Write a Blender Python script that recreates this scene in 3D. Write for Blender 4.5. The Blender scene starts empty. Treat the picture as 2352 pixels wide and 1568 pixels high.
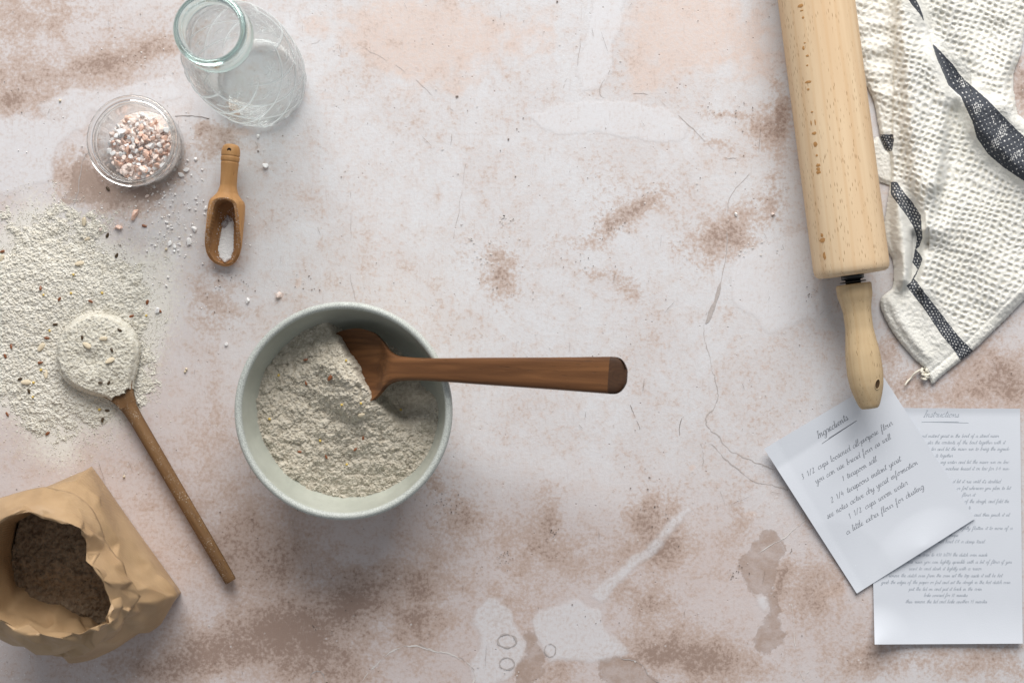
import bpy, bmesh, math, random
import numpy as np
from mathutils import Vector, Matrix, Euler

# ---------------------------------------------------------------- camera, world, light, exposure
scene = bpy.context.scene
COL = scene.collection
H_CAM = 1.19                       # camera height above the table
PX = 0.86 / 2352.0                 # metres per plan unit on the table top

cam_d = bpy.data.cameras.new("camera")
cam_d.sensor_width = 36.0
cam_d.lens = 36.0 * H_CAM / 0.86
cam_d.clip_start, cam_d.clip_end = 0.05, 20.0
cam_d.dof.use_dof = True
cam_d.dof.focus_distance = H_CAM - 0.02
cam_d.dof.aperture_fstop = 9.0
cam = bpy.data.objects.new("camera", cam_d)
cam.location = (0, 0, H_CAM)
COL.objects.link(cam)
scene.camera = cam

world = bpy.data.worlds.new("World")
scene.world = world
world.use_nodes = True
world.node_tree.nodes["Background"].inputs[0].default_value = (0.90, 0.94, 1.0, 1)
world.node_tree.nodes["Background"].inputs[1].default_value = 0.30

win = bpy.data.lights.new("window_light", 'AREA')
win.shape = 'RECTANGLE'
win.size, win.size_y = 2.6, 1.9
win.energy = 152.0
win.color = (1.0, 0.975, 0.945)
win_o = bpy.data.objects.new("window_light", win)
win_o.location = (0.18, 2.55, 1.72)
win_o.rotation_euler = (Vector((0, 0, 0)) - Vector(win_o.location)).to_track_quat('-Z', 'Y').to_euler()
COL.objects.link(win_o)

vs = scene.view_settings
vs.view_transform = 'Standard'
vs.look = 'None'
vs.exposure = 0.0
vs.gamma = 1.0
vs.use_curve_mapping = False
scene.cycles.max_bounces = 14
scene.cycles.transmission_bounces = 12
scene.cycles.transparent_max_bounces = 12

rng = np.random.default_rng(7)
random.seed(7)

# ---------------------------------------------------------------- helpers
def P(px, py, z=0.0):
    """plan position seen at (px, py) for something at height z"""
    k = PX * (H_CAM - z) / H_CAM
    return ((px - 1176.0) * k, (784.0 - py) * k, z)

def zoomer(x0, y0, f):
    return lambda x, y: ((x0 + x / f) * 0.57422, (y0 + y / f) * 0.57422)

def put(o, parent=None):
    COL.objects.link(o)
    if parent is not None:
        o.parent = parent
    return o

def tag(o, label=None, category=None, group=None, kind=None):
    if label: o["label"] = label
    if category: o["category"] = category
    if group: o["group"] = group
    if kind: o["kind"] = kind
    return o

def empty(name, loc=(0, 0, 0), rot=(0, 0, 0)):
    o = bpy.data.objects.new(name, None)
    o.empty_display_size = 0.02
    o.location = loc
    o.rotation_euler = rot
    return put(o)

def mesh_obj(name, verts, faces, mat, parent=None, smooth=True, attrs=None):
    me = bpy.data.meshes.new(name)
    verts = np.asarray(verts, dtype=np.float64)
    if isinstance(faces, np.ndarray):
        me.vertices.add(len(verts))
        me.vertices.foreach_set("co", verts.ravel())
        n, k = faces.shape
        me.loops.add(n * k)
        me.loops.foreach_set("vertex_index", faces.ravel().astype(np.int32))
        me.polygons.add(n)
        me.polygons.foreach_set("loop_start", np.arange(0, n * k, k, dtype=np.int32))
        me.update(calc_edges=True)
        me.validate()
    else:
        me.from_pydata([tuple(v) for v in verts], [], faces)
        me.update()
    me.polygons.foreach_set("use_smooth", np.full(len(me.polygons), bool(smooth)))
    if attrs:
        for an, av in attrs.items():
            at = me.attributes.new(an, 'FLOAT', 'POINT')
            at.data.foreach_set("value", np.asarray(av, dtype=np.float32).ravel())
    if mat is not None:
        for m in (mat if isinstance(mat, (list, tuple)) else [mat]):
            me.materials.append(m)
    o = bpy.data.objects.new(name, me)
    return put(o, parent)

def share(name, src, parent=None):
    o = bpy.data.objects.new(name, src)
    return put(o, parent)

def grid_faces(n, m, wrap=False):
    i = np.arange(n - 1)[:, None]
    mm = m if wrap else m - 1
    j = np.arange(mm)[None, :]
    j2 = (j + 1) % m
    a = i * m + j
    b = i * m + j2
    c = (i + 1) * m + j2
    d = (i + 1) * m + j
    return np.stack([a, b, c, d], -1).reshape(-1, 4)

def solid_sheets(name, top, bot, mat, parent=None, smooth=True, attrs=None, split=None):
    """closed solid from two sheets (n, m, 3) facing up / down"""
    n, m, _ = top.shape
    f1 = grid_faces(n, m)
    off = n * m
    f2 = grid_faces(n, m)[:, ::-1] + off
    ring = np.concatenate([np.arange(m), (np.arange(1, n)) * m + m - 1,
                           (n - 1) * m + np.arange(m - 2, -1, -1), np.arange(n - 2, 0, -1) * m])
    r2 = np.roll(ring, -1)
    f3 = np.stack([ring, r2, r2 + off, ring + off], -1)[:, ::-1]
    v = np.concatenate([top.reshape(-1, 3), bot.reshape(-1, 3)])
    if split:                              # side walls get their own vertices so edges stay crisp
        ends = np.ones(len(f3), bool) if split == 'all' else ((f3 % off) // m == 0).all(1) | ((f3 % off) // m == n - 1).all(1)
        q = f3[ends]
        v = np.concatenate([v, v[q.ravel()]])
        f3 = np.concatenate([f3[~ends], 2 * off + np.arange(q.size).reshape(-1, 4)])
    if attrs:
        attrs = {k: np.concatenate([a.ravel(), a.ravel()]) for k, a in attrs.items()}
    o = mesh_obj(name, v, np.concatenate([f1, f2, f3]), mat, parent, smooth, attrs)
    return o

def field(name, X, Y, Z, mask, mat, parent=None, attrs=None, floor=None):
    """height field restricted to a mask, with optional skirt down to `floor`"""
    n, m = X.shape
    idx = -np.ones(n * m, dtype=np.int64)
    f = grid_faces(n, m)
    mk = mask.ravel()
    f = f[mk[f].all(1)]
    used = np.unique(f)
    idx[used] = np.arange(len(used))
    V = np.stack([X.ravel(), Y.ravel(), Z.ravel()], -1)[used]
    F = idx[f]
    at = {k: a.ravel()[used] for k, a in (attrs or {}).items()}
    if floor is not None:
        e = np.concatenate([F[:, [0, 1]], F[:, [1, 2]], F[:, [2, 3]], F[:, [3, 0]]])
        key = np.sort(e, 1)
        k1 = key[:, 0] * (len(used) + 1) + key[:, 1]
        u, inv, cnt = np.unique(k1, return_inverse=True, return_counts=True)
        be = e[cnt[inv] == 1]
        bv = np.unique(be)
        mp = -np.ones(len(used), dtype=np.int64)
        mp[bv] = len(used) + np.arange(len(bv))
        B = V[bv].copy()
        B[:, 2] = floor
        V = np.concatenate([V, B])
        F = np.concatenate([F, np.stack([be[:, 1], be[:, 0], mp[be[:, 0]], mp[be[:, 1]]], -1)])
        at = {k: np.concatenate([a, a[bv]]) for k, a in at.items()}
    return mesh_obj(name, V, F, mat, parent, True, at)

def lathe(name, prof, mat, parent=None, n=96, smooth=True, disp=None, closed=False):
    """profile [(r, z)] turned about local Z"""
    prof = np.asarray(prof, float)
    th = np.linspace(0, 2 * np.pi, n, endpoint=False)
    r = prof[:, 0][:, None] * np.ones(n)
    z = prof[:, 1][:, None] * np.ones(n)
    if disp is not None:
        r = r + disp(th[None, :] * np.ones_like(r), z, r)
    V = np.stack([r * np.cos(th), r * np.sin(th), z], -1).reshape(-1, 3)
    F = grid_faces(len(prof), n, wrap=True)
    if closed:
        k = len(prof)
        j = np.arange(n)
        j2 = (j + 1) % n
        F = np.concatenate([F, np.stack([(k - 1) * n + j, (k - 1) * n + j2, j2, j], -1)])
    return mesh_obj(name, V, F, mat, parent, smooth)

def hermite(t, xs, ys):
    xs = np.asarray(xs, float); ys = np.asarray(ys, float)
    d = np.diff(ys) / np.diff(xs)
    m = np.zeros_like(ys)
    m[1:-1] = np.where(d[:-1] * d[1:] > 0, 2 * d[:-1] * d[1:] / (d[:-1] + d[1:] + 1e-12), 0)
    m[0], m[-1] = d[0], d[-1]
    t = np.asarray(t, float)
    i = np.clip(np.searchsorted(xs, t) - 1, 0, len(xs) - 2)
    h = xs[i + 1] - xs[i]
    u = np.clip((t - xs[i]) / h, 0, 1)
    return ((2 * u**3 - 3 * u**2 + 1) * ys[i] + (u**3 - 2 * u**2 + u) * h * m[i]
            + (-2 * u**3 + 3 * u**2) * ys[i + 1] + (u**3 - u**2) * h * m[i + 1])

def smooth_line(pts, k=6, closed=False):
    p = np.asarray(pts, float)
    n = len(p)
    out = []
    rngi = range(n) if closed else range(n - 1)
    for i in rngi:
        if closed:
            a, b, c, d = p[(i - 1) % n], p[i], p[(i + 1) % n], p[(i + 2) % n]
        else:
            a, b, c, d = p[max(i - 1, 0)], p[i], p[i + 1], p[min(i + 2, n - 1)]
        for j in range(k):
            u = j / k
            out.append(0.5 * ((2 * b) + (c - a) * u + (2 * a - 5 * b + 4 * c - d) * u * u + (3 * b - a - 3 * c + d) * u**3))
    if not closed:
        out.append(p[-1])
    return np.array(out)

def h2(ix, iy, seed):
    ix = (np.asarray(ix).astype(np.int64) & 0xFFFFFFFF).astype(np.uint64)
    iy = (np.asarray(iy).astype(np.int64) & 0xFFFFFFFF).astype(np.uint64)
    n = (ix * np.uint64(374761393) + iy * np.uint64(668265263) + np.uint64(seed) * np.uint64(2654435761)) & np.uint64(0xFFFFFFFF)
    n = ((n ^ (n >> np.uint64(13))) * np.uint64(1274126177)) & np.uint64(0xFFFFFFFF)
    n = ((n ^ (n >> np.uint64(16))) * np.uint64(2246822519)) & np.uint64(0xFFFFFFFF)
    n = n ^ (n >> np.uint64(15))
    return n.astype(np.float64) / 4294967295.0

def vnoise(x, y, seed=1):
    x = np.asarray(x, float); y = np.asarray(y, float)
    ix = np.floor(x); iy = np.floor(y)
    fx = x - ix; fy = y - iy
    fx = fx * fx * fx * (fx * (fx * 6 - 15) + 10)
    fy = fy * fy * fy * (fy * (fy * 6 - 15) + 10)
    a = h2(ix, iy, seed); b = h2(ix + 1, iy, seed)
    c = h2(ix, iy + 1, seed); d = h2(ix + 1, iy + 1, seed)
    return (a + (b - a) * fx) * (1 - fy) + (c + (d - c) * fx) * fy

def fbm(x, y, seed=1, o=4):
    s = 0; a = 0.5; t = 0
    for i in range(o):
        s = s + a * vnoise(x * 2**i + 17.3 * i, y * 2**i - 9.1 * i, seed + i)
        t += a; a *= 0.5
    return s / t

def worley(x, y, seed=1):
    x = np.asarray(x, float); y = np.asarray(y, float)
    ix = np.floor(x); iy = np.floor(y)
    best = np.full(x.shape, 9.0); cid = np.zeros(x.shape)
    for dx in (-1, 0, 1):
        for dy in (-1, 0, 1):
            cx, cy = ix + dx, iy + dy
            d = np.hypot(cx + h2(cx, cy, seed) - x, cy + h2(cx, cy, seed + 50) - y)
            k = d < best
            best = np.where(k, d, best)
            cid = np.where(k, h2(cx, cy, seed + 99), cid)
    return best, cid

def clumps(x, y, seed, scales=((7, 1.1), (3.4, .9), (1.7, .55))):
    """crumbly surface, x and y in millimetres, result about 0..2 mm"""
    wx = x + 2.2 * (fbm(x / 5, y / 5, seed + 7) - .5)
    wy = y + 2.2 * (fbm(x / 5, y / 5, seed + 8) - .5)
    h = 0
    for i, (s, a) in enumerate(scales):
        f, c = worley(wx / s, wy / s, seed + 11 * i)
        h = h + a * np.clip(1 - f * 1.12, 0, 1)**.45 * (0.25 + 0.75 * c)
    return h

def seg_dist(X, Y, pts):
    pts = np.asarray(pts, float)
    best = np.full(X.shape, 1e9)
    for (ax, ay), (bx, by) in zip(pts[:-1], pts[1:]):
        dx, dy = bx - ax, by - ay
        L = dx * dx + dy * dy + 1e-12
        t = np.clip(((X - ax) * dx + (Y - ay) * dy) / L, 0, 1)
        best = np.minimum(best, np.hypot(X - ax - t * dx, Y - ay - t * dy))
    return best

def poly_sdf(X, Y, poly):
    """positive inside"""
    poly = np.asarray(poly, float)
    d = seg_dist(X, Y, np.vstack([poly, poly[:1]]))
    ins = np.zeros(X.shape, bool)
    n = len(poly)
    for i in range(n):
        x1, y1 = poly[i]; x2, y2 = poly[(i + 1) % n]
        if y1 == y2: continue
        c = ((y1 > Y) != (y2 > Y)) & (X < (x2 - x1) * (Y - y1) / (y2 - y1) + x1)
        ins ^= c
    return np.where(ins, d, -d)

def sstep(a, b, x):
    t = np.clip((x - a) / (b - a), 0, 1)
    return t * t * (3 - 2 * t)

def tube(name, pts, rad, mat, parent=None, n=8):
    pts = np.asarray(pts, float)
    rad = np.broadcast_to(np.asarray(rad, float), (len(pts),))
    tg = np.gradient(pts, axis=0)
    tg /= np.linalg.norm(tg, axis=1)[:, None] + 1e-12
    up = np.array([0.13, 0.21, 1.0])
    s = np.cross(tg, up); s /= np.linalg.norm(s, axis=1)[:, None] + 1e-12
    q = np.cross(s, tg)
    th = np.linspace(0, 2 * np.pi, n, endpoint=False)
    V = pts[:, None, :] + rad[:, None, None] * (np.cos(th)[None, :, None] * s[:, None, :] + np.sin(th)[None, :, None] * q[:, None, :])
    return mesh_obj(name, V.reshape(-1, 3), grid_faces(len(pts), n, wrap=True), mat, parent)

# ---------------------------------------------------------------- material helpers
class NT:
    def __init__(self, name):
        self.m = bpy.data.materials.new(name)
        self.m.use_nodes = True
        self.t = self.m.node_tree
        self.b = self.t.nodes["Principled BSDF"]
        self.out = self.t.nodes["Material Output"]
        self.b.inputs["Roughness"].default_value = 0.6
    def n(self, typ, **kw):
        nd = self.t.nodes.new(typ)
        for k, v in kw.items():
            setattr(nd, k, v)
        return nd
    def l(self, a, b):
        self.t.links.new(a, b)
    def set(self, sock, v):
        if hasattr(v, "is_output") or hasattr(v, "links"):
            self.l(v, sock)
        else:
            if isinstance(v, (tuple, list)) and len(v) == 3 and sock.type == 'RGBA':
                v = (*v, 1)
            sock.default_value = v
    def coord(self, kind="Object", scale=(1, 1, 1), rot=(0, 0, 0)):
        tc = self.n("ShaderNodeTexCoord")
        mp = self.n("ShaderNodeMapping")
        mp.inputs["Scale"].default_value = scale
        mp.inputs["Rotation"].default_value = rot
        self.l(tc.outputs[kind], mp.inputs[0])
        return mp.outputs[0]
    def noise(self, vec, scale=5, detail=4, rough=.55, dist=0.0):
        nd = self.n("ShaderNodeTexNoise")
        self.l(vec, nd.inputs["Vector"])
        nd.inputs["Scale"].default_value = scale
        nd.inputs["Detail"].default_value = detail
        nd.inputs["Roughness"].default_value = rough
        nd.inputs["Distortion"].default_value = dist
        return nd.outputs[0]
    def voro(self, vec, scale=5, feature='F1', out=0):
        nd = self.n("ShaderNodeTexVoronoi", feature=feature)
        self.l(vec, nd.inputs["Vector"])
        nd.inputs["Scale"].default_value = scale
        return nd.outputs[out]
    def math(self, op, a, b=0.0, c=None, clamp=False):
        nd = self.n("ShaderNodeMath", operation=op)
        nd.use_clamp = clamp
        self.set(nd.inputs[0], a); self.set(nd.inputs[1], b)
        if c is not None: self.set(nd.inputs[2], c)
        return nd.outputs[0]
    def ramp(self, v, a, b, lo=0.0, hi=1.0, smooth=True):
        nd = self.n("ShaderNodeMapRange")
        nd.interpolation_type = 'SMOOTHSTEP' if smooth else 'LINEAR'
        self.set(nd.inputs[0], v)
        nd.inputs[1].default_value = a; nd.inputs[2].default_value = b
        nd.inputs[3].default_value = lo; nd.inputs[4].default_value = hi
        return nd.outputs[0]
    def mix(self, f, a, b, mode='MIX'):
        nd = self.n("ShaderNodeMix", data_type='RGBA', blend_type=mode)
        self.set(nd.inputs[0], f); self.set(nd.inputs[6], a); self.set(nd.inputs[7], b)
        return nd.outputs[2]
    def attr(self, name):
        nd = self.n("ShaderNodeAttribute")
        nd.attribute_name = name
        return nd.outputs["Fac"]
    def bump(self, h, strength=.3, dist=.001):
        nd = self.n("ShaderNodeBump")
        nd.inputs["Strength"].default_value = strength
        nd.inputs["Distance"].default_value = dist
        self.l(h, nd.inputs["Height"])
        self.l(nd.outputs[0], self.b.inputs["Normal"])
    def color(self, c):
        self.set(self.b.inputs["Base Color"], c)
    def rough(self, r):
        self.set(self.b.inputs["Roughness"], r)
    def spec(self, v):
        self.b.inputs["Specular IOR Level"].default_value = v

def plain(name, col, rough=.6, var=.12, scale=200, spec=.3, kind="Object"):
    a = NT(name)
    v = a.coord(kind)
    f = a.noise(v, scale, 4)
    dark = tuple(c * (1 - var) for c in col); lite = tuple(min(1, c * (1 + var)) for c in col)
    a.color(a.mix(f, dark, lite))
    a.rough(rough); a.spec(spec)
    return a.m

def wood(name, light, dark, fleck, axis='z', fleck_amt=.5, ring=30, rough=.55, dust=0.0):
    a = NT(name)
    sq = {'z': (1, 1, .06), 'x': (.06, 1, 1)}[axis]
    v = a.coord("Object", scale=sq)
    g1 = a.noise(v, 60, 3, .55, 1.0)
    g2 = a.noise(v, 420, 4, .6)
    warp = a.n("ShaderNodeTexWave", wave_type='RINGS', rings_direction='Z' if axis == 'z' else 'X')
    a.l(a.coord("Object", scale={'z': (1, 1, .16), 'x': (.16, 1, 1)}[axis]), warp.inputs["Vector"])
    warp.inputs["Scale"].default_value = ring
    warp.inputs["Distortion"].default_value = 5
    warp.inputs["Detail"].default_value = 3
    warp.inputs["Detail Scale"].default_value = 1.2
    c = a.mix(a.ramp(g1, .3, .72), light, dark)
    c = a.mix(a.math('MULTIPLY', a.ramp(warp.outputs[0], .55, 1.0), .4), c, dark)
    c = a.mix(a.ramp(g2, .35, .75, 0, .35), c, dark)
    fs = {'z': (1, 1, .13), 'x': (.13, 1, 1)}[axis]
    fl = a.voro(a.coord("Object", scale=fs), 700)
    fm = a.math('MULTIPLY', a.ramp(fl, .12, .3, 1, 0), a.ramp(a.noise(a.coord("Object", scale=fs), 160, 2), .48, .6))
    c = a.mix(a.math('MULTIPLY', fm, fleck_amt), c, fleck)
    if dust:
        dn = a.noise(a.coord("Object"), 900, 3)
        d2 = a.noise(a.coord("Object"), 120, 3)
        c = a.mix(a.math('MULTIPLY', a.ramp(dn, .55, .68), a.ramp(d2, .4, .7, 0, dust)), c, (.72, .66, .56))
    a.color(c); a.rough(rough); a.spec(.25)
    a.bump(a.math('ADD', g2, a.math('MULTIPLY', fm, -1.2)), .25, .0004)
    return a.m

# ================================================================= TABLE TOP
Z7 = zoomer(1200, 2000, 1.0691)      # study areas of the table
Z8 = zoomer(2400, 2000, 1.96)
ZC = zoomer(2300, 1300, 1.96)
ZT = zoomer(1200, 0, 1.176)
ZL = zoomer(0, 0, 1.96)

def mapped(fn, pts):
    return [fn(*p) for p in pts]

pale_polys = [
    mapped(Z7, [(760, 460), (810, 430), (870, 440), (910, 490), (940, 560), (955, 620), (945, 680), (920, 720), (900, 745), (800, 790), (735, 790), (720, 690), (770, 640), (780, 580), (740, 540)]),
    mapped(Z7, [(1010, 470), (1080, 450), (1180, 430), (1290, 470), (1300, 530), (1350, 600), (1390, 650), (1330, 680), (1250, 695), (1150, 690), (1060, 680), (1030, 640), (1000, 560), (985, 520)]),
    mapped(Z7, [(1225, 420), (1430, 240), (1645, 25), (1680, 35), (1480, 250), (1290, 440)]),
    mapped(Z7, [(1960, 415), (2010, 425), (2020, 470), (1990, 490), (1960, 470)]),
    mapped(ZT, [(1380, -60), (1560, -60), (1520, 80), (1480, 200), (1470, 330), (1420, 400), (1330, 440), (1300, 330), (1360, 150)]),
    mapped(ZT, [(1180, 480), (1500, 470), (1700, 500), (1830, 590), (1800, 680), (1500, 640), (1250, 620), (1050, 560)]),
    mapped(ZT, [(2060, 1200), (2150, 1150), (2240, 1130), (2330, 1090), (2420, 1100), (2420, 1500), (2200, 1560), (2040, 1420), (2010, 1300)]),
    [(0, 272), (45, 266), (100, 275), (155, 285), (175, 300), (140, 330), (120, 400), (70, 440), (-60, 450), (-60, 275)],
    [(90, 250), (160, 205), (260, 210), (330, 190), (400, 180), (420, 230), (330, 240), (210, 250), (190, 300), (130, 300)],
]
stain_polys = [
    mapped(Z8, [(1115, 470), (1200, 360), (1280, 290), (1320, 240), (1390, 235), (1440, 260), (1400, 320), (1440, 370), (1420, 430), (1400, 560), (1380, 640), (1360, 760), (1240, 760), (1180, 700), (1150, 620), (1130, 560)]),
    mapped(Z8, [(1330, 740), (1410, 740), (1415, 960), (1450, 1040), (1440, 1110), (1380, 1150), (1310, 1200), (1210, 1150), (1215, 1030), (1250, 950), (1300, 900), (1345, 915)]),
    mapped(Z7, [(960, 560), (1000, 570), (1025, 640), (1030, 690), (1060, 700), (1060, 740), (990, 800), (920, 800), (930, 730), (955, 680)]),
    mapped(Z8, [(160, 1235), (270, 1255), (350, 1310), (460, 1430), (600, 1500), (100, 1500), (0, 1400), (0, 1250)]),
    mapped(ZL, [(600, 1210), (660, 1200), (720, 1300), (800, 1420), (1000, 1480), (1200, 1460), (1300, 1560), (480, 1620), (540, 1430)]),
]
# soft tan weathering: x, y, rx, ry, angle, amount
tan = [(60, 40, 150, 55, 0, .55), (20, 190, 70, 90, 0, .5), (120, 190, 60, 50, 0, .4), (300, 130, 130, 40, -15, .6), (200, 160, 60, 30, 0, .35),
       (440, 40, 40, 40, 0, .3), (30, 240, 40, 25, 0, .55), (140, 270, 30, 16, 0, .5), (240, 430, 110, 40, 20, .75), (340, 420, 90, 36, -35, .5), (500, 330, 60, 26, -35, .6),
       (470, 300, 30, 16, 0, .6), (200, 400, 60, 60, 0, .5), (480, 690, 40, 70, 0, .5), (530, 720, 40, 30, 0, .4), (400, 560, 30, 30, 0, .2),
       (620, 1290, 130, 70, 0, .55), (700, 1430, 160, 60, -10, .75), (820, 1370, 60, 50, 0, .65), (760, 1520, 90, 60, 0, .8), (1000, 1340, 60, 60, 0, .45), (960, 1430, 60, 60, 0, .6), (1050, 1200, 60, 60, 0, .5), (1080, 1180, 40, 40, 0, .35),
       (560, 1180, 70, 70, 0, .35), (1170, 1400, 60, 50, 0, .35),
       (1470, 470, 75, 26, -28, .75), (1400, 520, 50, 30, -30, .6), (1330, 560, 60, 22, 0, .3), (1150, 640, 36, 52, 0, .75), (1130, 590, 40, 20, 0, .35), (1440, 660, 40, 18, 30, .6), (1370, 630, 45, 14, 0, .45),
       (1630, 560, 70, 55, 0, .55), (1690, 540, 50, 30, 0, .6), (1720, 480, 40, 40, 0, .4), (1780, 470, 25, 60, 0, .75), (1790, 260, 22, 70, 0, .9), (1680, 265, 38, 10, 0, .9), (1640, 330, 60, 10, 25, .6), (1750, 300, 30, 30, 0, .6),
       (1380, 440, 50, 50, 0, .25), (1060, 600, 20, 60, 0, .2),
       (1500, 1180, 55, 45, -20, .85), (1560, 1240, 50, 30, 0, .5), (1510, 1270, 50, 40, 0, .55), (1260, 1190, 22, 60, 0, .5), (1200, 1260, 80, 70, 0, .35), (1330, 1290, 90, 60, 0, .35),
       (1490, 1385, 60, 40, 0, .6), (1550, 1490, 110, 50, 0, .6), (1650, 1530, 100, 50, 0, .6), (1800, 1330, 16, 44, 10, .85), (1860, 1380, 40, 60, 0, .55), (1900, 1320, 60, 50, 0, .35), (1420, 1350, 30, 30, 0, .35), (1480, 1500, 60, 40, 0, .4),
       (1700, 1200, 30, 60, 0, .3), (1990, 1500, 60, 40, 0, .5), (2100, 1520, 80, 30, 0, .5), (2280, 1520, 80, 30, 0, .6), (2200, 900, 130, 50, 0, .5), (2290, 830, 80, 50, 0, .45), (2330, 880, 60, 60, 0, .4), (2045, 820, 30, 60, 0, .5), (2345, 200, 30, 60, 0, .8),
       (2080, 900, 40, 40, 0, .4), (560, 1480, 120, 60, 0, .5), (440, 1500, 80, 60, 0, .55), (350, 1540, 120, 40, 0, .55), (1250, 1540, 80, 30, 0, .6), (900, 1320, 40, 26, 0, .5), (420, 1130, 120, 100, 0, .2), (500, 1000, 60, 100, 0, .2), (1000, 1110, 20, 30, 0, .6)]
pink = [(860, 60, 90, 80, 10, .7), (1010, 50, 130, 70, 0, .7), (1130, 110, 120, 60, 0, .5), (1250, 60, 60, 60, 0, .4), (1520, 80, 110, 110, 0, .85), (1650, 60, 110, 80, 0, .7), (1480, 190, 40, 30, 0, .7), (960, 150, 100, 60, 0, .6), (720, 60, 40, 40, 0, .5), (730, 230, 60, 40, 0, .35),
        (1060, 210, 40, 30, 0, .5), (1750, 150, 60, 80, 0, .5), (560, 305, 40, 12, 0, .9), (1200, 420, 60, 40, 0, .25), (1900, 1360, 50, 40, 0, .7), (1730, 1180, 14, 10, 0, 1), (1590, 1075, 10, 8, 0, 1), (2250, 900, 120, 50, 0, .5), (230, 280, 120, 60, 0, .3), (690, 650, 6, 14, 0, .9)]

def blobs(X, Y, lst):
    s = np.zeros_like(X)
    for x, y, rx, ry, a, amt in lst:
        ca, sa = math.cos(math.radians(a)), math.sin(math.radians(a))
        dx, dy = X - x, Y - y
        u = (dx * ca + dy * sa) / rx
        v = (-dx * sa + dy * ca) / ry
        s = s + amt * np.exp(-(u * u + v * v) * .8)
    return s

TW, TH = 1.22, 0.92
gx = np.linspace(-TW / 2, TW / 2, 410)
gy = np.linspace(-TH / 2, TH / 2, 310)
TX, TY = np.meshgrid(gx, gy)
QX = TX / PX + 1176.0
QY = 784.0 - TY / PX
wx = QX + 30 * (fbm(QX / 60, QY / 60, 3) - .5)
wy = QY + 30 * (fbm(QX / 60, QY / 60, 5) - .5)
pale_s = np.full(QX.shape, -400.0)
for pp in pale_polys:
    pale_s = np.maximum(pale_s, poly_sdf(wx, wy, pp))
stain_s = np.full(QX.shape, -400.0)
for pp in stain_polys:
    stain_s = np.maximum(stain_s, poly_sdf(wx, wy, pp))
tan_f = blobs(wx, wy, tan)
outside = sstep(0, 60, np.maximum(np.abs(QX - 1176) - 1176, np.abs(QY - 784) - 784))
tan_f = tan_f * (1 - outside) + outside * .45 * fbm(QX / 90, QY / 90, 12)
pink_f = blobs(wx, wy, pink)
spill_poly = [(-90, 590), (10, 545), (40, 505), (75, 480), (110, 500), (150, 530), (210, 545), (270, 585), (330, 630), (358, 690), (362, 735), (345, 800), (325, 860), (300, 915), (270, 950), (225, 965), (170, 980), (150, 1020), (110, 1000), (60, 950), (10, 925), (-90, 930)]
sp_sd = poly_sdf(wx, wy, spill_poly)
dust_f = np.where(sp_sd > 0, 1.0, np.exp(np.minimum(sp_sd, 0) / 55.0)) + .35 * blobs(QX, QY, [(420, 520, 90, 90, 0, 1.0), (380, 640, 50, 90, 0, .8), (90, 1040, 150, 40, 0, .8)])
rosy = np.clip(blobs(QX, QY, [(150, 1100, 600, 500, 0, .9), (700, 1450, 500, 250, 0, .9), (100, 150, 380, 300, 0, .55), (1500, 1400, 700, 260, 0, 1.0), (2250, 880, 200, 140, 0, .7)]), 0, 1)

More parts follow.
